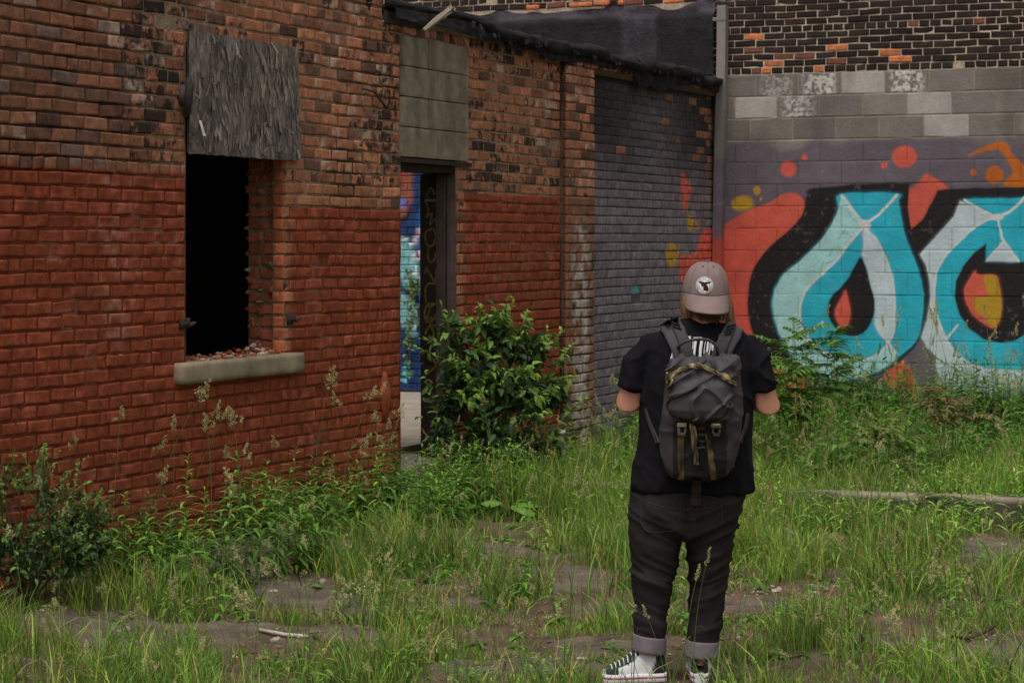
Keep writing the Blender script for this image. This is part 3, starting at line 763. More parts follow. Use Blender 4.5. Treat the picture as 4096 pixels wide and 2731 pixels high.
p = MB(); p.tube([W(3.80, .015, 2.79), W(3.90, .05, 2.775), W(4.0, .06, 2.71), W(4.05, .06, 2.68)], [.007, .007, .008, .007], 6, c=alb(46, 38, 34)); keep(p.build('bent_rod', M['rust'], bld), bld)
# lump of spilled render, painted over
lp = MB(); c0 = W(sA(384), .0, zA(384, 397))
rg = []
for i in range(9):
    v_ = i / 8; z = .17 - v_ * .32; r = .02 + .055 * math.sin(math.pi * min(v_ * 1.1, 1)) * (.6 + .6 * v_)
    rg.append([c0 + UA * math.cos(a) * r * (1 + .4 * (noise(np.array([a * 2, i * .7]), 1, 3) - .5)) + NA * (abs(math.sin(a)) if math.sin(a) > 0 else -.1) * r * .6 + np.array([0, 0, z]) for a in np.linspace(0, 2 * math.pi, 16, endpoint=False)])
lp.rings(rg, c=BRED * 1.05); keep(lp.build('render_lump', M['brick'], bld), bld)
# rubble on the sill
sr = MB()
for k in range(150):
    f = RNG.random(); u = 1.72 + 1.08 * f ** .55; d = RNG.uniform(-.24, .02); r = RNG.uniform(.004, .022)
    hp = .06 * sstep(2.35, 2.8, u) * sstep(.04, -.15, d) * RNG.random()
    chunk(sr, W(u, d, 1.130 + r * .4 + hp), r, alb(128, 70, 50) * RNG.uniform(.6, 1.2) if RNG.random() < .75 else alb(150, 138, 122), 100 + k)
tag(sr.build('sill_rubble', M['brick'], smooth=False), 'loose brick and mortar crumbs lying on the window sill', 'rubble', kind='stuff')

# ================================================================== BLOCK WALL WITH MURAL
bw = empty('block_wall', CC)
tag(bw, 'tall side wall of grey blocks below dark brick, with a turquoise and black letter mural on coral', 'wall')
def WB(t, d, z): return CC + UB * t + NB * d + np.array([0, 0, z])
ZB = 3.352; TR = 7.0
tg = np.concatenate([np.arange(-.02, 3.45, .0065), np.arange(3.46, TR, .08)]); zg_ = np.concatenate([[-.3, -.1], np.arange(.05, ZB + .003, .0065)])
TT, ZZ = np.meshgrid(tg, zg_, indexing='ij'); shp = TT.shape
P = CC + TT[..., None] * UB; P[..., 2] += ZZ
row = np.floor((ZB - ZZ) / .2032).astype(int); fz = (ZB - ZZ) / .2032 - row
t0 = tB(755.8); off = np.where(row % 2 == 0, 0, .203) + np.where(row == 2, -.05, 0)
bt = (TT - t0 - off) / .406; bi = np.floor(bt).astype(int); fu = bt - bi
wz = (fbm(np.stack([TT, ZZ], -1), 7, 2, 3) - .5) * .006
jd = np.minimum(np.minimum(fu, 1 - fu) * .406, np.minimum(fz, 1 - fz) * .2032) + wz
jnt = 1 - sstep(.002, .010, jd)
painted = sstep(3, 3.45, row + fz + (fbm(np.stack([TT, ZZ], -1), 3, 2, 13) - .5) * .9)
TZ = np.stack([TT, ZZ], -1)
rnd = _h(bi, row, row * 0 + 1, 5)
D = -jnt * (.0055 - .002 * painted) * sstep(.25, .5, fbm(TZ, 5, 2, 8)) + (fbm(TZ, 60, 2, 2) - .5) * .0028 + (rnd - .5) * .004
P = P + D[..., None] * NB
grey = alb(96, 90, 84)
c = grey * (.78 + .40 * rnd[..., None]) * (.86 + .28 * fbm(TZ, 70, 2, 17)[..., None])
special = {(0, 0): .35, (0, 1): .95, (0, 2): 'L', (0, 3): 'W', (1, -1): 'L', (1, 0): 'W2', (1, 3): 'L', (2, 4): 'L', (2, 7): 'W', (2, 6): .15, (1, 6): .0, (0, 5): .0}
for (r_, b_), k in special.items():
    m_ = (row == r_) & (bi == b_)
    if k == 'L': c[m_] = (alb(134, 127, 122) * (.92 + .12 * fbm(TZ[m_], 40, 2, 4)[:, None])); continue
    amt = {'W': .85, 'W2': .7}.get(k, k)
    wn = sstep(.30, .68, fbm(TZ[m_], 45, 3, 7)) * sstep(.02, .25, np.minimum(fu, 1 - fu)[m_]) * (sstep(.05, .4, np.minimum(fz, 1 - fz)[m_] + .25)) * amt
    c[m_] = c[m_] * (1 - wn[:, None]) + alb(172, 166, 160) * wn[:, None]
c = c * (1 - jnt[..., None] * .75) + alb(112, 105, 88) * jnt[..., None] * .75
c = c * (1 - .25 * sstep(.5, .75, fbm(TZ * [1, .35], 2.5, 3, 71)))[..., None]
pp = PURP * (.90 + .2 * rnd[..., None]) * (.95 + .1 * fbm(TZ, 6, 2, 9)[..., None])
pp = pp * (1 + .10 * jnt[..., None] * (fbm(TZ, 3, 2, 55)[..., None] > .45))
c = c * (1 - painted[..., None]) + pp * painted[..., None]
q = np.stack(proj(P), -1).reshape(-1, 2); wob = (np.stack([fbm(TZ, 9, 2, 101), fbm(TZ, 9, 2, 102)], -1).reshape(-1, 2) - .5) * 1.6
sp = Spray(q + wob, c.reshape(-1, 3))
K = lambda L: [(675 + x * .1754, 125 + y * .1754) for x, y in L]
def dot7(x, y, rx, ry, col, s_=.18): sp.dot(675 + x * .1754, 125 + y * .1754, rx * .1754, ry * .1754, col, s_)
sp.poly(K([(190, 610), (250, 585), (340, 530), (450, 470), (540, 440), (600, 398), (650, 385), (700, 395), (735, 430), (745, 500), (800, 700), (700, 1600), (190, 1600)]), RED, 1.2)
sp.poly(K([(1320, 380), (1370, 352), (1400, 310), (1435, 275), (1475, 300), (1545, 350), (1545, 420), (1440, 600), (1350, 640), (1320, 500)]), RED, .8)
sp.poly(K([(1190, 1430), (1290, 1345), (1330, 1370), (1360, 1440), (1370, 1560), (1300, 1560)]), RED, .8)
dot7(645, 250, 46, 46, RED); dot7(737, 180, 18, 18, RED); dot7(1308, 180, 70, 62, RED, .12); dot7(1193, 230, 19, 20, RED)
dot7(388, 445, 60, 42, YEL, .3); dot7(365, 455, 38, 34, YEL, .3); dot7(465, 370, 20, 24, YEL, .3); dot7(487, 418, 9, 10, YEL, .3)
dot7(1822, 282, 52, 50, ORG); dot7(1700, 268, 19, 19, ORG, .3)
sp.poly(K([(1675, 170), (1750, 130), (1850, 95), (1895, 115), (1920, 165), (1990, 230), (2060, 330), (2060, 360), (1885, 350), (1885, 315), (1930, 270), (1885, 185), (1845, 140), (1760, 150)]), ORG, .7)
# first letter
sp.poly(K([(765, 365), (900, 350), (1100, 333), (1325, 333), (1337, 352), (1328, 470), (1350, 600), (1400, 740), (1445, 830), (1458, 930), (1442, 1040), (1412, 1150), (1380, 1240), (1300, 1330), (1180, 1410), (1060, 1450), (900, 1462), (760, 1440),
           (620, 1400), (520, 1310), (455, 1210), (425, 1120), (414, 1030), (420, 930), (450, 820), (505, 730), (600, 640), (685, 565), (728, 500), (745, 420)]), BLACK, .6, sub=4)
body1 = [(945, 392), (1265, 388), (1272, 430), (1290, 530), (1320, 650), (1372, 780), (1402, 880), (1416, 980), (1406, 1120), (1370, 1230), (1262, 1335), (1160, 1400), (1050, 1440), (930, 1455), (800, 1422), (715, 1370), (640, 1275), (590, 1175), (560, 1080), (553, 1010), (570, 930), (620, 850), (705, 780), (820, 670), (890, 570), (930, 475)]
sp.poly(K(body1), CYAN, .5, sub=4)
inner1 = [(1080, 572), (1000, 660), (900, 790), (800, 880), (740, 950), (712, 1040), (716, 1120), (752, 1200), (830, 1280), (930, 1325), (1050, 1340), (1150, 1312), (1200, 1262), (1215, 1238)]
band = [(950, 400), (932, 475), (892, 570), (822, 670), (707, 780), (622, 850), (572, 930), (556, 1010), (563, 1080), (593, 1175), (643, 1275), (718, 1368), (802, 1420), (930, 1453), (1050, 1438), (1160, 1398), (1262, 1333), (1262, 1300), (1215, 1240)]
sp.poly(K(band + inner1[::-1] + [(1010, 490)]), LTEAL, .5, sharp=True)
cres = [(1078, 590), (1140, 640), (1195, 740), (1235, 850), (1250, 960), (1250, 1080), (1245, 1180), (1215, 1235), (1170, 1190), (1140, 1130), (1138, 1050), (1128, 960), (1108, 880), (1090, 800), (1074, 740)]
sp.poly(K(cres), PALE, .5)
for (x0, y0, x1, y1) in ((830, 830, 842, 790), (860, 790, 905, 770), (880, 740, 900, 700), (905, 690, 945, 700), (930, 650, 965, 600), (945, 600, 985, 620)):
    sp.line(K([(x0, y0), (x1, y1)]), 1.6, alb(96, 130, 128), 1.2, op=.6)
sp.poly(K([(1060, 752), (1085, 800), (1112, 900), (1137, 1000), (1132, 1080), (1100, 1150), (1050, 1195), (1000, 1200), (930, 1170), (885, 1110), (872, 1050), (890, 980), (940, 930), (990, 870), (1030, 800)]), BLACK, .5)
sp.poly(K([(972, 940), (990, 1000), (999, 1060), (990, 1130), (970, 1158), (940, 1140), (914, 1090), (920, 1040), (945, 990)]), RED, .5)
sp.line(K([(955, 405), (1010, 480), (1080, 565)]), 3.2, WHITE); sp.line(K([(1262, 398), (1180, 490), (1130, 535), (1080, 570)]), 2.8, WHITE)
dot7(1082, 570, 34, 30, WHITE, .3)
sp.line(K(inner1), 2.6, WHITE); sp.line(K([(1075, 590), (1073, 740)]), 1.5, WHITE)
sp.line(K([(1080, 590), (1140, 640), (1195, 740), (1235, 850), (1250, 960), (1250, 1080), (1245, 1180), (1215, 1238)]), 2.0, WHITE)
sp.line(K([(1145, 1130), (1180, 1190), (1215, 1236), (1262, 1298)]), 2.6, WHITE); sp.line(K([(842, 1120), (775, 1165), (725, 1182)]), 2.2, WHITE)
# second letter
sp.poly(K([(1495, 368), (1700, 358), (2300, 350), (2300, 1450), (1700, 1440), (1560, 1400), (1470, 1300), (1410, 1230), (1440, 1100), (1455, 930), (1440, 830), (1400, 745), (1345, 600), (1415, 530), (1465, 440)]), BLACK, .6, sharp=True)
sp.poly(K([(1625, 430), (1590, 520), (1500, 620), (1430, 690), (1397, 738), (1432, 800), (1452, 900), (1452, 1000), (1435, 1110), (1402, 1205), (1440, 1270), (1520, 1340), (1620, 1400), (1750, 1440), (2300, 1480), (2300, 1380), (1800, 1395), (1680, 1350), (1580, 1260), (1500, 1120), (1475, 980), (1480, 870), (1520, 770), (1640, 640), (1830, 520)]), PALE, .6, sharp=True)
sp.poly(K([(1480, 1330), (1560, 1370), (1700, 1420), (2300, 1450), (2300, 1600), (1650, 1580), (1520, 1460)]), PALE * .9, 1.5)
sp.poly(K([(1640, 420), (2300, 405), (2300, 1390), (1990, 1398), (1800, 1395), (1680, 1352), (1580, 1265), (1505, 1130), (1475, 990), (1480, 880), (1520, 770), (1600, 680), (1700, 590), (1830, 520), (1740, 470)]), CYAN, .5, sharp=True)
sp.poly(K([(1770, 678), (1774, 776), (1900, 780), (2300, 780), (2300, 1000), (2080, 1100), (1990, 1195), (1940, 1225), (1860, 1240), (1760, 1220), (1680, 1160), (1622, 1080), (1596, 980), (1602, 890), (1642, 800), (1705, 730)]), BLACK, .5, sharp=True)
sp.poly(K([(1708, 828), (1730, 850), (1830, 855), (1850, 930), (1861, 1010), (1850, 1100), (1820, 1152), (1770, 1140), (1700, 1080), (1660, 1010), (1650, 930), (1680, 870)]), RED, .5)
sp.poly(K([(1765, 856), (1830, 860), (1849, 930), (1859, 1010), (1848, 1100), (1815, 1150), (1785, 1130), (1770, 1090), (1720, 1060), (1702, 1010), (1722, 982), (1790, 972), (1765, 900)]), YEL, .7)
sp.poly(K([(1872, 655), (1960, 775), (1775, 776)]), PALE, .5, sharp=True)
sp.line(K([(1650, 425), (1740, 480), (1830, 522)]), 2.8, WHITE); sp.line(K([(2000, 405), (1910, 490), (1830, 524)]), 2.8, WHITE); dot7(1835, 522, 38, 18, WHITE, .3)
sp.line(K([(1830, 522), (1740, 560), (1640, 642), (1560, 722), (1502, 812), (1477, 920), (1482, 1040), (1522, 1170), (1572, 1268), (1652, 1342), (1750, 1387), (1990, 1402), (2300, 1395)]), 2.4, WHITE)
sp.line(K([(1840, 525), (1855, 590), (1873, 655), (1960, 775)]), 2.4, WHITE); sp.line(K([(1873, 655), (1780, 772)]), 1.8, WHITE); sp.line(K([(1612, 1140), (1565, 1195), (1530, 1240)]), 2.2, WHITE)
sp.poly(K([(2130, 300), (2175, 560), (2205, 800), (2200, 1060), (2150, 1290), (2060, 1440), (1960, 1600), (2400, 1600), (2400, 300)]), BLACK, .6)
sp.poly(K([(2190, 260), (2240, 560), (2275, 800), (2268, 1070), (2215, 1310), (2120, 1480), (2030, 1640), (2500, 1640), (2500, 260)]), PURP, .8)
c = sp.c.reshape(shp + (3,))
c = c * (1 - .15 * painted[..., None])
chp = (sstep(.70, .76, fbm(TZ, 26, 3, 88)) * sstep(.5, .6, fbm(TZ, 2, 2, 89)) * painted)[..., None] * .22; c = c * (1 - chp) + alb(104, 98, 94) * chp
c = c * (1 - .24 * jnt[..., None] * painted[..., None]) * (.84 + .32 * fbm(TZ, 5, 4, 33))[..., None]
mb = MB(); mb.sheet(P, c); face = keep(mb.build('block_face', M['block'], bw), bw)
# dark brick above
def dark_cols(uv, cen, V, rs):
    n, m, _ = uv.shape; r, r2 = rs.random(n), rs.random(n)
    base = alb(38, 29, 26) * (.6 + .7 * r[:, None]); base = np.where((r2 > .955)[:, None], alb(160, 92, 56) * (.8 + .4 * r[:, None]), base)
    base = np.where(((r2 > .90) & (r2 <= .955))[:, None], alb(92, 58, 48), base)
    return np.repeat(base[:, None], m, 1), np.full((n, m), .22)
db = MB(); brick_rows(db, CC, UB, NB, -.02, TR, ZB + .006, 4.7, dark_cols, course=.0632, length=.198, zref=ZB + .004, header=6, joint=.009, seed=31)
brick_rows(db, CC, UB, NB, -6.0, -.02, 4.02, 4.7, dark_cols, course=.0632, length=.198, zref=ZB + .004, header=6, joint=.009, seed=32)
keep(db.build('upper_brickwork', M['brick'], bw), bw)
mb = MB(); mc = alb(150, 134, 116)
Uq, Zq = np.meshgrid(np.linspace(-6, TR, 320), np.linspace(ZB, 4.72, 60), indexing='ij'); uv = np.stack([Uq, Zq], -1)
Pq = CC + Uq[..., None] * UB + ((fbm(uv, 16, 2, 3) - .5) * .008 - .0085)[..., None] * NB; Pq[..., 2] += Zq
mb.sheet(Pq, mc * (.72 + .5 * fbm(uv, 2.4, 3, 6)[..., None])); mb.box(WB(-6, -.3, ZB + .02), UB * (TR + 6), NB * .26, (0, 0, 4.7 - ZB), c=mc * .7)
mb.box(WB(-6, -.3, -.3), UB * (TR + 6), NB * .27, (0, 0, ZB + .3), c=alb(90, 84, 80))
keep(mb.build('mortar', M['mortar'], bw), bw)
# grey parging and tar on the stretch behind the low roof
Uq, Zq = np.meshgrid(np.linspace(-6, .02, 200), np.linspace(3.0, 4.12, 56), indexing='ij'); uv = np.stack([Uq, Zq], -1)
topw = 4.02 + (fbm(uv * [1, 0], 2.5, 3, 5) - .5) * .16
Zc = np.minimum(Zq, topw)
dd = .03 + .05 * sstep(3.98, 3.90, Zq) + (fbm(uv, 5, 3, 12) - .5) * .03
Pq = CC + Uq[..., None] * UB + dd[..., None] * NB; Pq[..., 2] += Zc
bl = alb(34, 32, 34); pg = alb(66, 60, 65)
f = np.clip(sstep(3.93, 4.0, Zq + (fbm(uv, 3, 3, 7) - .5) * .12), 0, 1)
drip = sstep(.56, .62, fbm(uv * [2.6, .25], 1.6, 2, 8)) * sstep(3.45, 3.6, Zq) * ((Uq > -1.0) & (Uq < -.35)) * .45
f = np.maximum(f, drip)[..., None]
mb = MB(); mb.sheet(Pq, bl * (1 - f) + pg * f); keep(mb.build('tar_flashing', M['tar'], bw), bw)
mb = MB()
for (t_, z_, L) in ((-1.9, 4.045, .14), (-1.45, 4.05, .24), (-1.2, 4.055, .17), (-.95, 4.05, .06)):
    bx = rough_box(WB(t_, .02, z_), UB * L, NB * .03, (0, 0, .045), (8, 3, 4), .004, col=alb(158, 92, 60)); v, qd, t, cc, x = bx.arrays(); mb.add(v, qd, c=cc)
keep(mb.build('bare_brick', M['brick'], bw), bw)
# inner stretch of the same wall seen through the doorway: blue mural on brick
def blue_cols(uv, cen, V, rs):
    n, m, _ = uv.shape; r = rs.random(n)
    c = np.broadcast_to(alb(24, 44, 78), (n, m, 3)).copy() * (.95 + .1 * r[:, None, None])
    s = Spray(gA_px(V).reshape(-1, 2), c.reshape(-1, 3)); Z = lambda L: [(387.5 + x * .1993, 150 + y * .1993) for x, y in L]
    BLK = alb(26, 28, 38); TL = alb(96, 138, 142)
    s.poly(Z([(150, 330), (178, 330), (178, 1000), (150, 560), (140, 450)]), alb(36, 90, 150), 1, op=.5)
    s.poly(Z([(20, 60), (128, 60), (132, 200), (118, 300), (95, 350), (60, 360), (20, 360)]), BLK, .5)
    s.poly(Z([(20, 60), (118, 60), (120, 200), (106, 290), (84, 330), (50, 335), (20, 330)]), alb(112, 66, 48), .4)
    s.poly(Z([(20, 60), (88, 60), (82, 150), (60, 190), (20, 190)]), alb(120, 30, 34), .4)
    for P_ in ([(66, 240), (66, 285)], [(66, 262), (100, 250)], [(80, 240), (105, 285), (70, 285)]): s.line(Z(P_), 1.2, alb(60, 90, 170), .4)
    s.poly(Z([(20, 415), (70, 420), (115, 445), (152, 500), (168, 570), (160, 645), (112, 720), (60, 660), (20, 640)]), BLK, .5)
    s.poly(Z([(20, 430), (70, 432), (110, 458), (142, 508), (157, 572), (148, 640), (105, 700), (60, 645), (20, 620)]), TL, .4)
    s.line(Z([(80, 440), (120, 480), (145, 560), (140, 620)]), 1.6, alb(200, 220, 222), .5)
    s.poly(Z([(20, 700), (80, 708), (118, 720), (158, 790), (162, 870), (124, 975), (80, 890), (20, 850)]), BLK, .5)
    s.poly(Z([(20, 716), (80, 722), (112, 732), (146, 795), (150, 866), (124, 955), (88, 885), (20, 840)]), TL, .4)
    s.line(Z([(140, 790), (148, 850), (135, 900)]), 1.4, alb(200, 220, 222), .5)
    s.line(Z([(178, 370), (152, 420), (148, 480), (172, 545)]), 3.4, alb(160, 140, 150), .5); s.poly(Z([(164, 640), (190, 580), (190, 730), (172, 720)]), alb(205, 195, 210), .5)
    s.line(Z([(178, 860), (170, 960), (178, 1080)]), 2, alb(150, 170, 205), .6)
    s.poly(Z([(20, 1200), (200, 1205), (200, 1260), (20, 1260)]), alb(70, 68, 76), .8, sharp=True)
    for P_ in ([(70, 1100), (80, 1080), (92, 1095), (84, 1130), (70, 1150), (95, 1148)], [(104, 1065), (108, 1140)], [(116, 1120), (118, 1135)], [(88, 1160), (100, 1170)]): s.line(Z(P_), 1.5, alb(90, 170, 190), .5)
    return s.c.reshape(n, m, 3), np.full((n, m), .1)
ib_ = MB(); brick_rows(ib_, CC, UB, NB, -4.6, -.4, .2, 3.3, blue_cols, holes=(), seed=41, header=0, jit=.25, joint=.0045)
keep(ib_.build('blue_mural_brickwork', M['brick'], bw), bw)
mb = MB(); mb.box(WB(-4.6, -.03, .1), UB * 4.2, NB * .018, (0, 0, 3.2), c=alb(34, 54, 92)); keep(mb.build('mortar', M['mortar'], bw), bw)
# creeper on the inner wall
def leaf_geo(n_rows=4):
    return np.array([0, .3, .65, 1.0]), np.array([.12, 1.0, .78, .03])
def leaves(mb, pos, dirv, nrm, L, Wd, col, droop=.2, fold=.25):
    """batch of folded leaves; arrays (n,3) pos, dir, normal; L,Wd (n,), col (n,3)"""
    n = len(pos); dirv = dirv / (np.linalg.norm(dirv, axis=1, keepdims=True) + 1e-9)
    side = np.cross(dirv, nrm); side /= np.linalg.norm(side, axis=1, keepdims=True) + 1e-9; nrm = np.cross(side, dirv)
    ts, ws = leaf_geo(); V = np.zeros((n, 4, 3, 3)); C = np.zeros((n, 4, 3, 3))
    for i, (t, w_) in enumerate(zip(ts, ws)):
        ctr = pos + dirv * (L * t)[:, None] - nrm * (L * droop * t * t)[:, None]
        ctr[:, 2] -= L * droop * t * t * .6
        for j, s in enumerate((-1, 0, 1)):
            V[:, i, j] = ctr + side * (s * w_ * Wd / 2)[:, None] + nrm * (abs(s) * w_ * Wd * fold)[:, None]
            C[:, i, j] = col * (1.12 if s == 0 else .95)
    V = V.reshape(n, 12, 3); q = np.array([(i * 3 + j, i * 3 + j + 1, (i + 1) * 3 + j + 1, (i + 1) * 3 + j) for i in range(3) for j in range(2)])
    mb.add(V.reshape(-1, 3), (q[None] + (np.arange(n) * 12)[:, None, None]).reshape(-1, 4), c=C.reshape(-1, 3))
def rdir(n, up=.3, rs=RNG):
    v = rs.normal(0, 1, (n, 3)); v /= np.linalg.norm(v, axis=1, keepdims=True); v[:, 2] += up; return v / np.linalg.norm(v, axis=1, keepdims=True)
iv = MB(); Yc = 22.1
ps = np.array([np.array(at(*p_, Yc)) for p_ in catmull([(402, 372), (400, 350), (401, 335), (404, 318), (406, 300), (409, 288), (404, 285), (402, 272)], False, 6)])
pp_ = np.repeat(ps, 3, 0); pp_ += RNG.normal(0, .028, pp_.shape); pp_[:, 1] += 0
# push the points onto the wall plane
dpl = (pp_ - CC) @ NB; pp_ = pp_ - np.outer(dpl - .05, NB)
n_ = len(pp_); leaves(iv, pp_, rdir(n_, -.2), np.tile(NB, (n_, 1)) + RNG.normal(0, .3, (n_, 3)), RNG.uniform(.03, .05, n_), RNG.uniform(.02, .04, n_), alb(84, 100, 44) * RNG.uniform(.6, 1.4, (n_, 1)))
tag(iv.build('creeper', M['leaf']), 'thin green creeper climbing the blue mural seen through the doorway', 'creeper')
# downpipe in the corner
dp = MB(); pts = []
def pipe_c(P): return None
Zs = np.linspace(-.1, 4.0, 120); x0 = np.zeros((120, 5, 3)); cc = np.zeros((120, 5, 3))
for i, z in enumerate(Zs):
    lean = .045 * sstep(1.5, 4, z); wob_ = .0015 * math.sin(z * 30) * 0
    seam = .004 if (abs(z - 2.13) < .02) else 0
    pl = [(.03, .0), (.03, .09), (.115, .09), (.115, .0), (.03, .0)]
    for k, (a, d) in enumerate(pl):
        x0[i, k] = WB(a + lean - .015 - (seam if a < .05 else -seam), d + .01 + (seam if d > .05 else 0), z)
    m_ = alb(104, 98, 94) * (.85 + .3 * noise(np.array([z * 6, 2.2]), 1, 3)); m_ = np.asarray(m_)
    if z < 2.85: m_ = m_ * (1 - sstep(2.85, 2.4, z)) + PURP * 1.0 * sstep(2.85, 2.4, z)
    k_ = float(sstep(1.90, 1.78, z)); m_ = m_ * (1 - k_) + alb(140, 66, 56) * k_
    cc[i, :] = m_
dp.sheet(x0, cc); dpo = dp.build('downpipe', M['metal'], smooth=False); tag(dpo, 'tall rectangular metal downpipe in the corner beside the mural, grey above and coral below', 'downpipe')
mb = MB(); mb.box(WB(.02, .101, 3.86), UB * .13, NB * .003, (0, 0, .03), c=alb(100, 94, 90)); mb.build('pipe_strap', M['metal'], dpo, smooth=False)

# ================================================================== KERB AND SMALL THINGS ON THE GROUND
def gz(x, y): return float(ground_z(np.array([[x, y]], float))[0])
ka, kb = np.array([-.45, 15.5, 0]), np.array([4.6, 13.8, 0])
kd = kb - ka; kn = np.array([-kd[1], kd[0], 0]) / np.linalg.norm(kd)
def kc(P, V):
    f = fbm(P, 8, 3, 5)[:, None]; top = (V[:, 2:] > .93)
    return np.where(top & (fbm(P, 3, 2, 8)[:, None] > .40), alb(112, 102, 88), alb(62, 56, 49)) * (.65 + .6 * f)
kerb = rough_box(ka - kn * .1 + np.array([0, 0, -.1]), kd, kn * .2, (0, 0, .285), (120, 5, 8), .008, colf=kc, seed=3).build('concrete_kerb', M['concrete'])
tag(kerb, 'long low broken concrete kerb running through the grass in front of the mural', 'kerb')
def ground_at(px, py):
    Y = F * H / (py - HY); return np.array([(px - CX) / F * Y, Y, 0.0])
def stone(name, px, py, r, col, label, cat, seed, flat=.5):
    p = ground_at(px, py); p[2] = gz(p[0], p[1]) + r * flat * .5; mb = MB(); rs = np.random.default_rng(seed); R = []
    for i in range(7):
        ph = -math.pi / 2 + math.pi * (i + .4) / 6.8
        R.append([p + np.array([math.cos(ph) * math.cos(a) * r * 1.2, math.cos(ph) * math.sin(a) * r * .8, math.sin(ph) * r * flat]) * (1 + .35 * (noise(np.array([a * 1.3 + seed, ph * 1.5]), 1, seed) - .5)) for a in np.linspace(0, 2 * math.pi, 12, endpoint=False)])
    mb.rings(R, c=col); o = mb.build(name, M['brick']); return tag(o, label, cat)
stone('brick_fragment', 31, 588, .075, alb(122, 70, 50), 'rounded red brick fragment on the dirt at the far left by the dark bush', 'brick piece', 3)
stone('brick_fragment', 226, 547, .07, alb(112, 74, 52), 'larger reddish brick lump at the foot of the red wall under the window', 'brick piece', 5)
stone('brick_fragment', 207, 553, .035, alb(132, 72, 50), 'small orange brick chip on the dirt below the window', 'brick piece', 6)
stone('stone', 91, 598, .028, alb(150, 142, 132), 'small pale stone lying on bare dirt at the left', 'stone', 7)
stone('dark_stone', 522, 561, .035, alb(44, 42, 44), 'small black lump on the pale slab in the middle', 'stone', 8)
def stick(name, P, r, col, label, cat, m='wood'):
    mb = MB(); pts = [ground_at(*p) for p in P]
    for k in pts: k[2] = gz(k[0], k[1]) + r + .022
    mb.tube(pts, r, 6, c=col); o = mb.build(name, M[m]); return tag(o, label, cat)
stick('wooden_stick', [(258, 634), (285, 638), (308, 640)], .009, alb(150, 144, 136), 'pale bleached stick lying across the slab at the lower left', 'stick')
stick('twig', [(314, 640), (330, 646), (352, 652)], .012, alb(64, 54, 48), 'dark curved twig beside the pale bleached stick', 'twig', 'twig')
stick('twig', [(952, 640), (968, 642), (985, 636), (994, 631)], .009, alb(60, 42, 34), 'dark brown curled twig on the dirt at the lower right', 'twig', 'twig')
mb = MB(); p = ground_at(427, 656); z0_ = gz(p[0], p[1]) + .03
Gp = np.zeros((10, 7, 3))
for i in range(10):
    for j in range(7):
        Gp[i, j] = p + np.array([(i / 9 - .5) * .12 * (1 - .3 * abs(j / 6 - .5)), (j / 6 - .5) * .09, 0]); Gp[i, j, 2] = z0_ + .012 * noise(np.array([i * .6, j * .7]), 1, 4)
mb.sheet(Gp, alb(150, 148, 140)); tag(mb.build('paper_scrap', M['cloth']), 'crumpled white paper scrap in the grass at the lower middle', 'paper')
# short white post stub beside the pilaster
p = np.array(at(562, 402, 16.9)); mb = MB(); mb.tube([p * [1, 1, 0] + [0, 0, .0], p * [1, 1, 0] + [0, 0, .36]], .02, 12, c=alb(90, 84, 80)); mb.tube([p * [1, 1, 0] + [0, 0, .36], p * [1, 1, 0] + [0, 0, .39]], [.028, .028], 12, c=alb(150, 145, 140))
tag(mb.build('pipe_stub', M['metal']), 'short grey standpipe with pale cap beside the limewashed brick pilaster', 'pipe')

pb_ = MB(); cnt = 0
while cnt < 3600:
    Y = math.sqrt(RNG.uniform(8.4 ** 2, 14.5 ** 2)); k = RNG.uniform(-.25, .25); p = np.array([[k * Y, Y]])
    if bare_mask(p)[0] < .12 or (p[0, 0] - P0[0]) * NA[0] + (Y - P0[1]) * NA[1] < .05: continue
    r = RNG.uniform(.002, .009) if RNG.random() < .95 else RNG.uniform(.012, .028); cc = [alb(140, 130, 118), alb(92, 80, 68), alb(70, 60, 52), alb(118, 66, 48)][RNG.choice(4, p=[.3, .35, .2, .15])] * RNG.uniform(.7, 1.2)
    chunk(pb_, (p[0, 0], Y, gz(p[0, 0], Y) + r * .3), r, cc, 1000 + cnt); cnt += 1
tag(pb_.build('gravel', M['concrete'], smooth=False), 'scattered gravel, brick crumbs and pebbles on the bare ground', 'gravel', kind='stuff')

# ================================================================== GRASS AND WEEDS
SB = lambda P: (P[:, 0] - P0[0]) * NA[0] + (P[:, 1] - P0[1]) * NA[1]
DB = lambda P: (P[:, 0] - CC[0]) * NB[0] + (P[:, 1] - CC[1]) * NB[1]
def kerb_d(P): return (P[:, :2] - ka[:2]) @ kn[:2]
FEET = [(np.array([.60, 9.25]), .20, .11), (np.array([.775, 9.2]), .09, .2)]
def scatter(n, y0, y1, margin=.12, rs=RNG, xl=None):
    Y = np.sqrt(rs.uniform(y0 ** 2, y1 ** 2, n)); k = rs.uniform(-(.2276 + margin * .5), .2276 + margin * .5, n); P = np.stack([k * Y, Y], 1)
    ok = (SB(P) > .05) & (DB(P) > .05)
    s = (P[:, 0] - P0[0]) * UA[0] + (P[:, 1] - P0[1]) * UA[1]
    for f, a, b in FEET:
        ok &= ~((np.abs(P[:, 0] - f[0]) < a) & (np.abs(P[:, 1] - f[1]) < b))
    ok &= ~((P[:, 0] > .30) & (P[:, 0] < .74) & (P[:, 1] > 8.2) & (P[:, 1] < 9.45) & (rs.random(len(P)) < .93))
    ok &= ~((np.abs(kerb_d(P)) < .11) & (P[:, 0] > -.45))
    return P[ok]
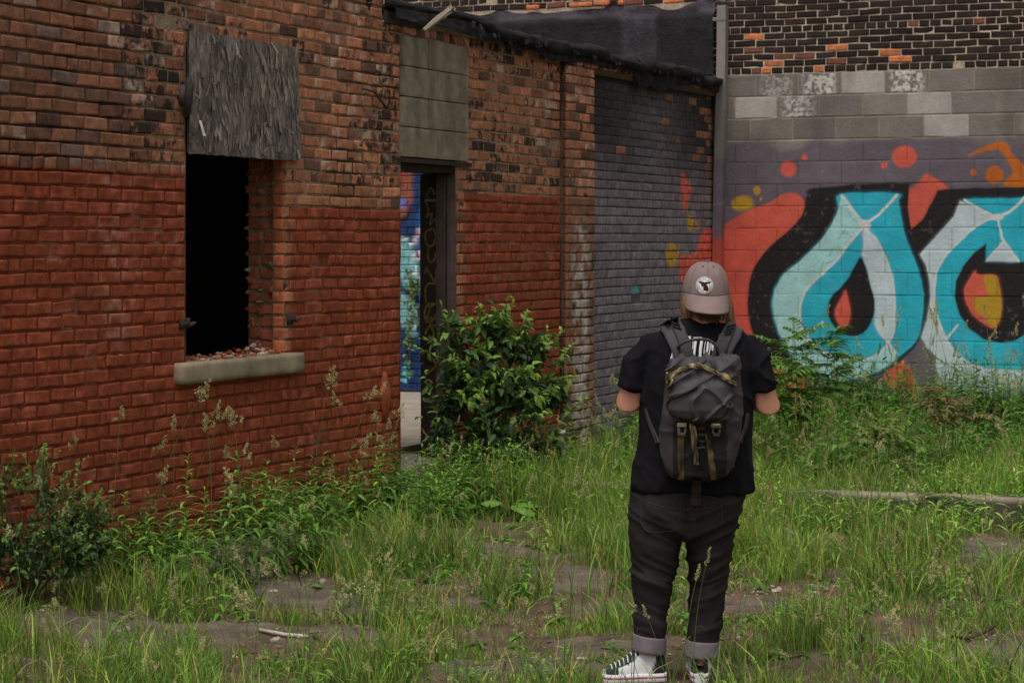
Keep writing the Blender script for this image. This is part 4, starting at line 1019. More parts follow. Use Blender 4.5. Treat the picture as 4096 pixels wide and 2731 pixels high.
def blades(mb, P, Hh, Wd, lean, col, tipc=None, curl=1.0, rs=RNG):
    n = len(P); a = rs.uniform(0, 2 * math.pi, n); d = np.stack([np.cos(a), np.sin(a)], 1)
    fa = rs.uniform(0, math.pi, n); sd = np.stack([np.cos(fa), np.sin(fa) * .7], 1)
    z0 = ground_z(P) - .01; ts = np.array([0, .35, .7, 1.0]); ws = np.array([1, .9, .62, .06])
    V = np.zeros((n, 4, 2, 3)); C = np.zeros((n, 4, 2, 3)); tipc = col if tipc is None else tipc
    for i, (t, w_) in enumerate(zip(ts, ws)):
        h = lean * Hh * (t ** 1.9); up = Hh * (t - .42 * lean * curl * t ** 2.6)
        for j, s in enumerate((-1, 1)):
            V[:, i, j, :2] = P + d * h[:, None] + sd * (s * w_ * Wd / 2)[:, None]; V[:, i, j, 2] = z0 + up
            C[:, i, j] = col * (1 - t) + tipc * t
    V = V.reshape(n, 8, 3); q = np.array([(i * 2, i * 2 + 1, i * 2 + 3, i * 2 + 2) for i in range(3)])
    mb.add(V.reshape(-1, 3), (q[None] + (np.arange(n) * 8)[:, None, None]).reshape(-1, 4), c=C.reshape(-1, 3))
G1 = alb(104, 134, 46); G2 = alb(76, 108, 38); G3 = alb(136, 150, 66); G4 = alb(46, 68, 28); DRY = alb(146, 122, 80)
def gcol(P, n, rs=RNG):
    f = fbm(P, 1.3, 2, 23)[:, None] + rs.normal(0, .12, (n, 1)); f = np.clip((f - .3) / .45, 0, 1)
    c = G2 * (1 - f) + G1 * f; c = np.where(rs.random((n, 1)) < .18, G3, c); c = np.where(rs.random((n, 1)) < .10, G4, c)
    c = np.where(rs.random((n, 1)) < .09, DRY, c); return c * rs.uniform(.45, 1.5, (n, 1))
gr = MB()
def clumpf(P): return fbm(P, 1.7, 3, 47)
# far field, dense, knee high
P = scatter(120000, 12.6, 21.0); b = bare_mask(P); cl = clumpf(P)
dens = (1 - b) * (.24 + 1.0 * sstep(.38, .60, cl)); P = P[RNG.random(len(P)) < dens]; n = len(P); cl = clumpf(P); b2 = 1 - bare_mask(P)
hgt = (.12 + .26 * sstep(.34, .66, cl) + .07 * sstep(16, 19, P[:, 1]) + .10 * np.exp(-((kerb_d(P) + .55) / .5) ** 2)) * RNG.uniform(.5, 1.25, n) * (.55 + .45 * b2)
hgt = hgt * np.where((P[:, 0] > 2.15) & (kerb_d(P) < 0) & (kerb_d(P) > -1.3), .42, 1.0)
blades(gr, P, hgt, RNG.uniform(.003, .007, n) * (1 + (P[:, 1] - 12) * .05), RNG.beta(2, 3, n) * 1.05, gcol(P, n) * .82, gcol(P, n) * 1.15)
# near field, tufts between the slabs
P = scatter(86000, 8.0, 12.9); b = bare_mask(P); cl = fbm(P, 3.3, 2, 19)
dens = (1 - .975 * b) * (.07 + .93 * sstep(.38, .60, cl)); P = P[RNG.random(len(P)) < dens]; n = len(P)
tall = fbm(P, 2.1, 2, 71); hgt = (.04 + .20 * sstep(.42, .68, tall)) * RNG.uniform(.4, 1.5, n)
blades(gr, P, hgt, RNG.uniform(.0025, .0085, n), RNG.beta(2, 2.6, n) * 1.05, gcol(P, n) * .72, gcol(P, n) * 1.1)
# rank growth hiding the kerb
X_ = RNG.uniform(-.6, 2.35, 4200); Y_ = 15.5 - (X_ + .45) * (1.7 / 5.05) - RNG.uniform(.10, .75, 4200); P = np.stack([X_, Y_], 1); n = len(P)
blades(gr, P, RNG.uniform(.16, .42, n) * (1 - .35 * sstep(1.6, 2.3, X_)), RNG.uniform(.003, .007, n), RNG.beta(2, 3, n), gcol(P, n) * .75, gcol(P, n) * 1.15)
# dead straw and stubble lying on the slabs
P = scatter(30000, 8.4, 14.5); P = P[RNG.random(len(P)) < .35 + .6 * bare_mask(P)]; n = len(P)
blades(gr, P, RNG.uniform(.02, .09, n), RNG.uniform(.0015, .0035, n), RNG.uniform(1.4, 2.4, n), DRY * RNG.uniform(.3, .85, (n, 1)), curl=.8)
tag(gr.build('grass', M['leaf']), 'uneven knee high green grass and straw covering the lot between the slabs', 'grass', kind='stuff')

# leafy herbs: stems ringed with narrow leaves (goldenrod-like), many of them: ground cover
def herb(mb, P, Hh, nl, Lf, Wf, col, droop=.35, rs=RNG, lean=.12, top=1.0, z0=None):
    """P (n,2) plants; each nl leaves spiralling up a thin stem"""
    n = len(P); z0 = ground_z(P) if z0 is None else z0; la = rs.uniform(0, 6.28, n); ld = np.stack([np.cos(la), np.sin(la)], 1) * (rs.uniform(0, lean, n) * Hh)[:, None]
    # stems as slim strips (two crossed)
    ts = np.array([0, .5, 1.0])
    for s_ in (0, 1):
        V = np.zeros((n, 3, 2, 3)); sdv = np.array([1, 0]) if s_ == 0 else np.array([0, 1])
        for i, t in enumerate(ts):
            for j, s in enumerate((-1, 1)):
                V[:, i, j, :2] = P + ld * t * t + sdv * s * .0022 * (1 - .6 * t); V[:, i, j, 2] = z0 + Hh * t
        q = np.array([(0, 1, 3, 2), (2, 3, 5, 4)])
        mb.add(V.reshape(-1, 3), (q[None] + (np.arange(n) * 6)[:, None, None]).reshape(-1, 4), c=np.repeat(col * .7, 6, 0))
    k = np.arange(nl); t = .12 + .88 * (k + .5) / nl
    tt = np.tile(t, (n, 1)) + rs.normal(0, .01, (n, nl)); ang = k * 2.4 + rs.uniform(0, 6.28, (n, 1)) + rs.normal(0, .2, (n, nl))
    pos = np.zeros((n, nl, 3)); pos[..., :2] = P[:, None] + ld[:, None] * (tt ** 2)[..., None]; pos[..., 2] = z0[:, None] + Hh[:, None] * tt
    el = .15 + .9 * tt ** 3 * top
    dv = np.stack([np.cos(ang) * np.cos(el), np.sin(ang) * np.cos(el), np.sin(el)], -1); up = np.zeros_like(dv); up[..., 2] = 1; up = up + rs.normal(0, .15, up.shape)
    sz = (.55 + .75 * np.sin(np.pi * np.clip(tt, 0, 1) ** .8)) * rs.uniform(.75, 1.2, (n, nl)) * (Hh / np.mean(Hh))[:, None] ** .5
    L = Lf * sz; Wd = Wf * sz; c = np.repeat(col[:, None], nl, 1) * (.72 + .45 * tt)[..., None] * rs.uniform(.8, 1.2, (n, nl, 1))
    leaves(mb, pos.reshape(-1, 3), dv.reshape(-1, 3), up.reshape(-1, 3), L.ravel(), Wd.ravel(), c.reshape(-1, 3), droop=droop, fold=.12)
HG = alb(86, 120, 44); HD = alb(52, 78, 34); HL = alb(118, 146, 62)
def hcol(n, a=HG, b=HD, rs=RNG):
    f = rs.random((n, 1)); return (a * f + b * (1 - f)) * rs.uniform(.8, 1.2, (n, 1))
wd = MB()
def near_wall_P(n, smin, smax, dmin, dmax, rs=RNG):
    s = rs.uniform(smin, smax, n); d = dmin + (dmax - dmin) * rs.random(n) ** 1.3
    return (P0[None, :2] + np.outer(s, UA[:2]) + np.outer(d, NA[:2]))
P = near_wall_P(560, .3, 4.6, .06, .9); P = P[RNG.random(len(P)) < .25 + .9 * sstep(.4, .6, fbm(P, 2.0, 2, 77))]; n = len(P); herb(wd, P, RNG.uniform(.06, .30, n) * (.4 + 1.5 * fbm(P, 2.6, 2, 78)) * 1.2, 18, .075, .016, hcol(n))
P = near_wall_P(110, 3.6, 5.6, .1, .8); n = len(P); herb(wd, P, RNG.uniform(.15, .5, n), 22, .075, .016, hcol(n, HL, HG))
P = scatter(2600, 12.9, 16.5); P = P[(RNG.random(len(P)) < (1 - bare_mask(P)) * sstep(.40, .56, fbm(P, 1.2, 2, 3)) * .62)]; n = len(P); herb(wd, P, RNG.uniform(.10, .36, n), 17, .07, .015, hcol(n, HL, HG))
P = scatter(2600, 16.0, 21.3); P = P[RNG.random(len(P)) < .55]; n = len(P); herb(wd, P, RNG.uniform(.18, .55, n) * (.8 + .4 * fbm(P, .9, 2, 7)), 19, .085, .021, hcol(n, HG, HD))
P = near_wall_P(130, 7.9, 10.6, .1, 1.0); n = len(P); herb(wd, P, RNG.uniform(.3, .75, n), 22, .085, .019, hcol(n, HL, HG))
t_ = RNG.uniform(.1, 3.8, 430); d_ = .08 + 1.1 * RNG.random(430) ** 1.5; P = CC[None, :2] + np.outer(t_, UB[:2]) + np.outer(d_, NB[:2])
P = P[SB(P) > .1]; n = len(P); herb(wd, P, RNG.uniform(.22, .62, n) * (.55 + .9 * fbm(P, 1.1, 2, 9)), 22, .09, .024, hcol(n, HG, HD))
P = scatter(900, 8.3, 12.8); P = P[RNG.random(len(P)) < (1 - bare_mask(P)) * sstep(.45, .6, fbm(P, 2.3, 2, 30)) * .8]; n = len(P); herb(wd, P, RNG.uniform(.05, .22, n), 14, .05, .013, hcol(n, HG, HG))
# flat rosettes (dandelion, plantain) on the ground
P = scatter(700, 8.3, 15); P = P[RNG.random(len(P)) < .5]; n = len(P); herb(wd, P, RNG.uniform(.01, .03, n), 9, .08, .022, hcol(n, HG, HD), droop=.5)
tag(wd.build('weeds', M['leaf']), 'low leafy weeds with narrow leaves mixed through the grass', 'weeds', kind='stuff')

# ---- seeding grass stalks: individuals
def panicle_mesh(seed, Hh, kind):
    rs = np.random.default_rng(seed); st = MB(); hd = MB()
    lx, ly = rs.normal(0, .10, 2) * Hh; N = 10; pts = []
    for i in range(N + 1):
        t = i / N; pts.append(np.array([lx * t ** 2.2, ly * t ** 2.2, Hh * t]))
    sc_ = alb(84, 104, 56); st.tube(pts, [.0022 - .0012 * i / N for i in range(N + 1)], 4, c=sc_, caps=False)
    for k in range(rs.integers(1, 3)):     # blade on the stalk
        t = rs.uniform(.25, .55); i = int(t * N); p = pts[i]; a = rs.uniform(0, 6.28); L = rs.uniform(.08, .18); d = np.array([math.cos(a), math.sin(a), 0])
        G_ = [[p + d * L * u * .8 + np.array([0, 0, L * (1.0 * u - 1.1 * u * u)]) + np.array([-d[1], d[0], 0]) * s * .003 * (1 - u) for s in (-1, 1)] for u in (0, .4, .75, 1)]
        st.sheet(G_, alb(76, 104, 44))
    top = pts[-1]; tv = pts[-1] - pts[-3]; tv /= np.linalg.norm(tv)
    c0 = alb(150, 146, 104) if kind != 2 else alb(128, 112, 76)
    L = rs.uniform(.07, .12)
    for lump in range(9 if kind == 0 else 13):
        f = lump / (9 if kind == 0 else 13); r = (.010 + .008 * math.sin(math.pi * min(1, f * 1.2 + .1))) * (1 - .6 * f) * (1 if kind == 0 else .55)
        a = rs.uniform(0, 6.28); outd = np.array([math.cos(a), math.sin(a), .3]) * (r * (1.6 if kind == 0 else .9)) * rs.uniform(.3, 1.3)
        if kind == 0 and f < .3: outd *= 1.7
        ctr = top + tv * (-.25 * L + L * f) + outd; n = 26 if kind == 0 else 12
        hd.tube([top + tv * (-.25 * L + L * f - .01), ctr], .0008, 3, c=sc_, caps=False)
        pos = ctr + rs.normal(0, r * .42, (n, 3)) * [1, 1, 1.25]; dv = rs.normal(0, .6, (n, 3)) + tv * 1.1 + (pos - ctr) / r * .5
        leaves(hd, pos, dv, rs.normal(0, 1, (n, 3)), rs.uniform(.006, .011, n), rs.uniform(.0025, .004, n), c0 * rs.uniform(.6, 1.25, (n, 1)), droop=.1, fold=.4)
    return st.mesh('stalk', M['leaf']), hd.mesh('seed_head', M['straw'])
VAR = [(h, panicle_mesh(100 + i, h, k)) for i, (h, k) in enumerate([(.95, 0), (.8, 0), (1.05, 0), (.7, 1), (.85, 1), (.6, 2), (.75, 0), (.9, 2), (.65, 0), (1.0, 1)])]
ALLSTALKS = []
def stalk(x, y, h, label, group, cat='grass stalk', kinds=None):
    px_, kk = CX + F * x / y, None
    size = 'tall' if h > .6 else ('medium' if h > .42 else 'short')
    i = RNG.integers(len(VAR)) if kinds is None else kinds[RNG.integers(len(kinds))]
    hv, (ms, mh) = VAR[i]; s = h / hv
    head = {0: 'fluffy pale', 1: 'narrow pale', 2: 'narrow brown'}[[0, 0, 0, 1, 1, 2, 0, 2, 0, 1][i]]
    third = 'far left' if px_ < 130 else 'left' if px_ < 300 else 'left of centre' if px_ < 450 else 'centre' if px_ < 610 else 'right of centre' if px_ < 800 else 'right' if px_ < 930 else 'far right'
    if 'red brick' in label: place = 'by the red wall, ' + ('at the far left' if px_ < 70 else 'left of the window' if px_ < 150 else 'under the sill left end' if px_ < 195 else 'under the sill middle' if px_ < 250 else 'under the sill right end' if px_ < 315 else 'just past the window' if px_ < 352 else 'near the doorway')
    elif 'mural' in label: place = 'before ' + ('the coral paint' if px_ < 770 else 'the first letter, ' + ('left' if px_ < 845 else 'middle' if px_ < 885 else 'right') + ' side' if px_ < 920 else 'the second letter, ' + ('left' if px_ < 955 else 'middle' if px_ < 990 else 'right') + ' side')
    elif 'jeans' in label: place = 'right beside the black jeans'
    elif 'kerb' in label: place = 'in deep grass ' + ('behind' if kerb_d(np.array([[x, y]]))[0] > 0 else 'before') + ' the kerb, ' + third
    else: place = 'in patchy foreground grass' + (' nearest the camera, ' if y < 8.3 else ', ' if y < 9.8 else ' further back, ') + third
    label = f'{size} stalk, {head} seed head, {place}'
    o = link(bpy.data.objects.new('grass_stalk', ms)); o.location = (x, y, gz(x, y) - .01); o.scale = (max(s, .75),) * 2 + (s,); o.rotation_euler = (RNG.normal(0, .04), RNG.normal(0, .05), RNG.uniform(0, 6.28))
    hd = link(bpy.data.objects.new('seed_head', mh), o); tag(o, label, cat, group); ALLSTALKS.append(o)
def stalk_tip(px, py, Y, label, group, kinds=None):
    p = at(px, py, Y); stalk(p.x, p.y, max(p.z - gz(p.x, p.y), .2), label, group, kinds=kinds)
LR, GRp = 'thin stalk with a pale seed head standing against the dark red brick wall', 'seeding grass stalks before the red wall'
for (x, y, Y) in [(108, 418, 11.5), (83, 440, 11.3), (150, 392, 11.9), (146, 440, 11.7), (181, 413, 11.8), (208, 410, 12.0), (207, 425, 11.6), (240, 420, 11.6), (312, 382, 12.6), (338, 395, 12.8), (346, 400, 12.9), (356, 392, 13.0), (236, 455, 11.4),
                  (222, 450, 11.8), (140, 478, 10.9), (55, 480, 10.6), (28, 490, 10.7), (172, 425, 11.9), (262, 478, 11.0), (290, 440, 12.3), (382, 415, 13.6), (392, 425, 13.9), (376, 438, 13.4), (330, 440, 12.6), (60, 510, 10.2), (28, 535, 10.0), (15, 470, 10.9), (303, 470, 12.0), (360, 455, 13.2), (396, 445, 13.8)]:
    stalk_tip(x + RNG.normal(0, 1), y, Y, LR, GRp, kinds=[0, 1, 2, 6, 8])
LF, GF = 'seeding grass stalk rising from the patchy grass in the foreground', 'seeding grass stalks in the foreground lot'
k = 0
while k < 105:
    x = RNG.uniform(-10, 1034); Y = RNG.uniform(6.9, 11.2); top = RNG.uniform(.28, .72)
    if 585 < x < 800 and Y < 9.6: continue
    p = np.array([[(x - CX) / F * Y, Y]]);
    if SB(p)[0] < .25 or (bare_mask(p)[0] > .4 and Y > 8.6): continue
    stalk(p[0, 0], Y, top, LF, GF); k += 1
for (x, y, Y) in [(631.5, 603, 8.75), (694, 556, 8.9), (684, 575, 8.8), (736, 505, 8.8), (668, 612, 8.5), (716, 660, 8.5), (826, 512, 10.2), (907, 548, 9.6)]:
    stalk_tip(x, y, Y, 'slender seeding stalk standing right beside the black jeans' if x < 760 else LF, 'seeding stalks beside the person' if x < 760 else GF, kinds=[3, 4, 9])
LM, GM = 'pale seed head stalk among the deep grass near the kerb and bush', 'seeding grass stalks near the kerb and bush'
k = 0
while k < 120:
    Y = RNG.uniform(12.8, 19.5); x = RNG.uniform(380, 1034); p = np.array([[(x - CX) / F * Y, Y]])
    if SB(p)[0] < .15 or DB(p)[0] < .15 or bare_mask(p)[0] > .3: continue
    stalk(p[0, 0], Y, RNG.uniform(.3, .78), LM, GM); k += 1
LW, GW = 'tall thin seeding stalk in front of the turquoise letter mural', 'seeding grass stalks before the mural'
for (x, y) in [(798, 310), (802, 330), (878, 318), (888, 322), (900, 345), (925, 312), (931, 318), (937, 330), (946, 325), (958, 318), (985, 335), (999, 315), (1005, 330), (1016, 320), (860, 345), (905, 352), (920, 350), (968, 345), (978, 352), (1012, 350), (945, 352), (990, 356), (845, 356), (915, 340), (1020, 300)]:
    stalk_tip(x, y, RNG.uniform(17.6, 18.8), LW, GW, kinds=[3, 4, 9, 0])

sg = MB(); sgs = MB()
def marr(me):
    n = len(me.vertices); co = np.zeros(n * 3, np.float32); me.vertices.foreach_get('co', co); c = np.zeros(n * 4, np.float32); me.color_attributes['Col'].data.foreach_get('color', c)
    return co.reshape(-1, 3), np.array([list(p.vertices) for p in me.polygons if len(p.vertices) == 4]), c.reshape(-1, 4)[:, :3]
VA = [(h, marr(ms), marr(mh)) for h, (ms, mh) in VAR]
k = 0
while k < 560:
    fg = k > 360; Y = RNG.uniform(8.0, 12.8) if fg else RNG.uniform(12.6, 20.6); x = RNG.uniform(0, 1040) if fg else RNG.uniform(400, 1040)
    if fg and 560 < x < 790 and Y < 9.7: continue
    p = np.array([[(x - CX) / F * Y, Y]])
    if SB(p)[0] < .1 or DB(p)[0] < .1 or bare_mask(p)[0] > .3: continue
    h, a_, b_ = VA[RNG.integers(10)]; s_ = (RNG.uniform(.2, .42) if fg else RNG.uniform(.3, .62 + .2 * (Y > 17))) / h; an = RNG.uniform(0, 6.28); R_ = np.array([[math.cos(an), -math.sin(an), 0], [math.sin(an), math.cos(an), 0], [0, 0, 1]])
    for arr in (a_, b_): sg.add(arr[0] @ R_.T * [max(s_, .7), max(s_, .7), s_] + [p[0, 0], Y, gz(p[0, 0], Y)], arr[1], c=arr[2] * RNG.uniform(.75, 1.1))
    k += 1
tag(sg.build('seeding_grass', M['straw']), 'haze of small seeding grass tops scattered through the growth on the lot', 'seeding grass', kind='stuff')

# ---- leafy plants told apart
def plant(name, label, cat, P, Hh, nl, Lf, Wf, cola, colb, spread=.1, top=1.0, group=None, mul=1, droop=.35):
    mb = MB(); P = np.asarray(P, float)[None] + RNG.normal(0, spread, (mul, 2)) * (mul > 1); n = len(P)
    herb(mb, P, RNG.uniform(.75, 1.0, n) * Hh, nl, Lf, Wf, hcol(n, cola, colb), top=top, droop=droop); return tag(mb.build(name, M['leaf']), label, cat, group)
LG = 'bright leafy upright weed with narrow whorled leaves at the foot of the red wall'
for (x, y, Y, LG) in [(183, 440, 11.7, 'tallest narrow leaved weed against the red wall below the sill\'s left corner'), (205, 470, 11.7, 'leafy green weed just right of the tall weed below the sill'), (111, 490, 11.2, 'leafy weed beside the dark corner bush, left one of a close pair'), (124, 485, 11.5, 'leafy weed near the dark corner bush, right one of a close pair'),
    (252, 458, 12.0, 'bushy pale green weed below the middle of the window sill'), (268, 444, 12.2, 'upright pale weed below the right half of the window sill'), (288, 440, 12.4, 'upright weed directly below the right end of the window sill'), (303, 454, 12.5, 'low leafy weed just past the right end of the sill'), (150, 498, 11.5, 'low leafy weed by the wall left of the window'),
    (228, 480, 11.8, 'low leafy weed in shade under the window sill'), (330, 445, 13.0, 'leafy weed midway between the window and the doorway'), (356, 455, 13.3, 'leafy weed nearer the doorway than the window'), (380, 440, 13.7, 'leafy weed at the left side of the doorway')]:
    p = at(x, y, Y); plant('leafy_weed', LG, 'weed', (p.x, p.y), p.z - gz(p.x, p.y), 34, .085, .016, HL, HG, group='leafy weeds along the red wall')
# pale-leaved sapling and reddish weeds on the right
def pinnate(name, label, tips, Y, base, cola, colb, Lr=.24, npair=7, lw=.034, ll=.095):
    mb = MB(); b0 = at(base[0], base[1], Y); b0 = np.array([b0.x, b0.y, gz(b0.x, b0.y)])
    for (tx, ty, dy) in tips:
        t = np.array(at(tx, ty, Y + dy)); mid = b0 * .4 + t * .6 + np.array([0, 0, .08]); st = [b0 * (1 - u) ** 2 + 2 * mid * u * (1 - u) + t * u * u for u in np.linspace(0, 1, 9)]
        mb.tube(st, [.006 - .004 * i / 8 for i in range(9)], 5, c=alb(84, 84, 50), caps=False)
        for fr in range(5):        # fronds near the top
            p = st[-1 - (fr // 2)]; a = RNG.uniform(0, 6.28); out = np.array([math.cos(a), math.sin(a) * .8, RNG.uniform(.3, 1.5)]); out /= np.linalg.norm(out); L = Lr * RNG.uniform(.6, 1.1)
            rach = [p + out * L * u - np.array([0, 0, .35 * L * u * u]) for u in np.linspace(0, 1, npair)]
            mb.tube(rach, .0018, 4, c=alb(110, 84, 52), caps=False)
            side = np.cross(out, [0, 0, 1]); side /= np.linalg.norm(side) + 1e-9
            pos = np.array([rach[i] for i in range(1, npair) for s in (-1, 1)]); dv = np.array([side * s + out * .45 - np.array([0, 0, .15]) for i in range(1, npair) for s in (-1, 1)])
            n = len(pos); f = RNG.random((n, 1)); leaves(mb, pos, dv, np.tile([0, 0, 1.0], (n, 1)) + RNG.normal(0, .15, (n, 3)), RNG.uniform(.8, 1.1, n) * ll, RNG.uniform(.8, 1.1, n) * lw, (cola * f + colb * (1 - f)), droop=.25)
    return tag(mb.build(name, M['leaf']), label, 'sapling')
pinnate('sapling', 'green sapling with feathery pinnate leaves directly right of the person, against the mural', [(776, 345, 0), (792, 340, .3), (806, 330, .1), (832, 342, -.1), (762, 368, -.4), (818, 356, .2), (846, 358, .1), (785, 376, -.3), (800, 366, 0), (828, 376, .2), (772, 390, -.3), (795, 395, 0), (815, 398, .1), (780, 410, -.2), (810, 415, -.2)], 17.6, (806, 430), HG, HD * .9)
pinnate('sapling', 'reddish brown leaved sapling in the deep grass below the mural', [(955, 405, 0), (940, 415, -.2), (968, 418, .1), (928, 400, .2)], 16.2, (950, 470), alb(104, 84, 56), HD, Lr=.26)
pinnate('sapling', 'small feathery sapling half hidden behind the kerb at centre right', [(890, 432, 0), (872, 440, -.1), (905, 445, .1)], 15.9, (888, 485), HG, alb(84, 84, 50), Lr=.24)
# burdock: big floppy leaves
def burdock(label, px, py, Y, L, n, col):
    mb = MB(); p0 = at(px, py, Y); p0 = np.array([p0.x, p0.y, gz(p0.x, p0.y) + .02])
    for i in range(n):
        a = i * 2.4 + RNG.uniform(-.3, .3); el = RNG.uniform(.35, 1.0); out = np.array([math.cos(a) * math.cos(el), math.sin(a) * math.cos(el), math.sin(el)]); b1 = p0 + out * L * .9
        mb.tube([p0, b1], [.006, .004], 5, c=col * .8, caps=False)
        o2 = np.array([math.cos(a), math.sin(a), -.1 + .4 * RNG.random()]); sd_ = np.cross(o2, [0, 0, 1]); sd_ /= np.linalg.norm(sd_); G_ = []
        for u in np.linspace(0, 1, 9):
            w_ = math.sin(math.pi * (u * .86 + .12)) ** .8 * .42
            G_.append([b1 + o2 * L * u + sd_ * s * w_ * L - np.array([0, 0, .22 * L * u * u + .10 * L * abs(s) ** 2]) + np.array([0, 0, .05 * L * noise(np.array([u * 4, s * 3 + i]), 1, 5)]) for s in np.linspace(-1, 1, 7)])
        cc_ = np.tile(col, (63, 1)) * (.85 + .3 * noise(np.stack([np.arange(63) * .4, np.arange(63) * .9], -1), 1, i)[:, None]); mb.sheet(G_, cc_)
    return tag(mb.build('burdock', M['leaf']), label, 'burdock')
burdock('broad leaved burdock with big bright leaves in the grass in front of the dark bush', 496, 500, 14.6, .17, 7, alb(90, 128, 52))
burdock('broad leaved burdock with dark drooping leaves below the first mural letter', 888, 405, 18.2, .26, 8, alb(54, 92, 44))
burdock('broad leaved burdock at the right edge just behind the kerb', 1014, 478, 15.2, .18, 6, alb(84, 124, 46))
burdock('small burdock with round leaves below the window beside the dark bush', 178, 520, 11.4, .09, 5, alb(92, 124, 48))
# ---- bushes
def bush(label, ctrs, Yc, base, nleaf, Lf, Wf, cd, cm, cl, sprigs, nb=26, seed=5):
    rs = np.random.default_rng(seed); root = empty('bush', at(base[0], base[1], Yc)); root.location.z = gz(root.location.x, root.location.y); tag(root, label, 'bush')
    r0 = np.array(root.location); br = MB(); lf = MB(); C_ = [(np.array(at(x, y, Yc + dy)), r) for (x, y, dy, r) in ctrs]; tips = []
    for k in range(nb):
        c0, r = C_[k % len(C_)]; v = rs.normal(0, 1, 3); v /= np.linalg.norm(v); t = c0 + v * r * .8; t[2] = max(t[2], r0[2] + .1)
        m_ = (r0 + t) / 2 + np.array([0, 0, .12]) + rs.normal(0, .04, 3); pts = [r0 * (1 - u) ** 2 + 2 * m_ * u * (1 - u) + t * u * u for u in np.linspace(0, 1, 7)]
        br.tube(pts, [.009 - .007 * i / 6 for i in range(7)], 5, c=alb(70, 58, 44), caps=False); tips.append(t)
    P_, D_, Z_ = [], [], []
    for k in range(nleaf):
        c0, r = C_[rs.integers(len(C_))]; v = rs.normal(0, 1, 3); v /= np.linalg.norm(v); rad = r * min(abs(rs.normal(0, .70)), 1.6) * (1 + .5 * (noise(v * 2.5 + c0, 1, 3) - .5))
        p = c0 + v * rad
        if noise(p * 5.5, 1, 12) < .40: continue
        P_.append(p); D_.append(v * .7 + rs.normal(0, .6, 3) + [0, 0, -.1]); Z_.append(rad / r)
    P_, D_ = np.array(P_), np.array(D_); n = len(P_); d_ = SB(P_); ok = d_ > .04; ok &= P_[:, 2] > .02; P_, D_, Z_ = P_[ok], D_[ok], np.array(Z_)[ok]; n = len(P_)
    f = rs.random((n, 1)); c = cd * (1 - f) + cm * f; c = np.where(rs.random((n, 1)) < .10, cl, c); nm = rs.normal(0, .5, (n, 3)) + [0, -.25, 1.0]
    sz = rs.uniform(.6, 1.25, n); leaves(lf, P_, D_, nm, Lf * sz, Wf * sz, c * rs.uniform(.8, 1.2, (n, 1)))
    auto = []
    for k in range(nb * 2):
        c0, r = C_[rs.integers(len(C_))]; v = rs.normal(0, 1, 3); v[2] = abs(v[2]) * .9; v /= np.linalg.norm(v); a = c0 + v * r * .55; b_ = c0 + v * r * rs.uniform(1.1, 1.75) + [0, 0, .05 * r]
        if b_[2] > .08 and SB(b_[None])[0] > .06: pa, pb2 = proj(a), proj(b_); auto.append((pa[0], pa[1], pb2[0], pb2[1], b_[1] - Yc))
    for (x0, y0, x1, y1, dy) in list(sprigs) + auto:      # young light shoots sticking out of the crown
        a = np.array(at(x0, y0, Yc + dy * .5)); b_ = np.array(at(x1, y1, Yc + dy)); m_ = (a + b_) / 2 + rs.normal(0, .02, 3); pts = [a * (1 - u) ** 2 + 2 * m_ * u * (1 - u) + b_ * u * u for u in np.linspace(0, 1, 8)]
        br.tube(pts, [.004 - .003 * i / 7 for i in range(8)], 5, c=alb(84, 80, 44), caps=False)
        nn = 17; tt = np.linspace(.12, 1, nn); pos = np.array([a * (1 - u) ** 2 + 2 * m_ * u * (1 - u) + b_ * u * u for u in tt]); dv = rs.normal(0, .6, (nn, 3)) + (b_ - a) / np.linalg.norm(b_ - a) * .6
        sz = (1.15 - .6 * tt) * rs.uniform(.8, 1.1, nn); leaves(lf, pos, dv, rs.normal(0, .4, (nn, 3)) + [0, -.3, 1], Lf * 1.05 * sz, Wf * 1.0 * sz, (cm * (1 - tt[:, None]) + cl * tt[:, None]))
    keep(br.build('stem', M['twig'], root), root); keep(lf.build('foliage', M['leaf'], root), root); return root
bush('big dark green bush with glossy oval leaves growing at the right side of the doorway',
     [(462, 372, 0, .20), (495, 378, -.05, .24), (524, 388, .1, .20), (452, 405, -.1, .20), (488, 420, -.15, .26), (526, 428, 0, .20), (478, 452, -.15, .24), (510, 455, -.1, .22), (536, 448, .1, .14), (446, 335, .1, .11), (496, 338, .05, .15), (530, 350, .15, .10), (550, 395, .2, .09), (440, 440, -.1, .13)],
     15.55, (497, 470), 3900, .078, .040, alb(28, 43, 25), alb(52, 74, 37), alb(104, 132, 54),
     [(452, 345, 441, 305, .1), (455, 350, 420, 338, -.1), (465, 370, 417, 347, -.2), (495, 340, 508, 296, .1), (500, 345, 513, 303, .1), (490, 345, 479, 313, .1), (515, 350, 530, 322, .1), (540, 355, 547, 328, .2), (548, 355, 561, 330, .2), (556, 370, 572, 345, .25), (555, 390, 575, 375, .2), (500, 380, 548, 400, -.3), (470, 385, 500, 368, -.3), (440, 420, 425, 372, -.2), (520, 330, 528, 312, .1), (560, 420, 588, 398, .25), (480, 350, 462, 322, 0), (530, 400, 556, 386, -.2)], nb=40)
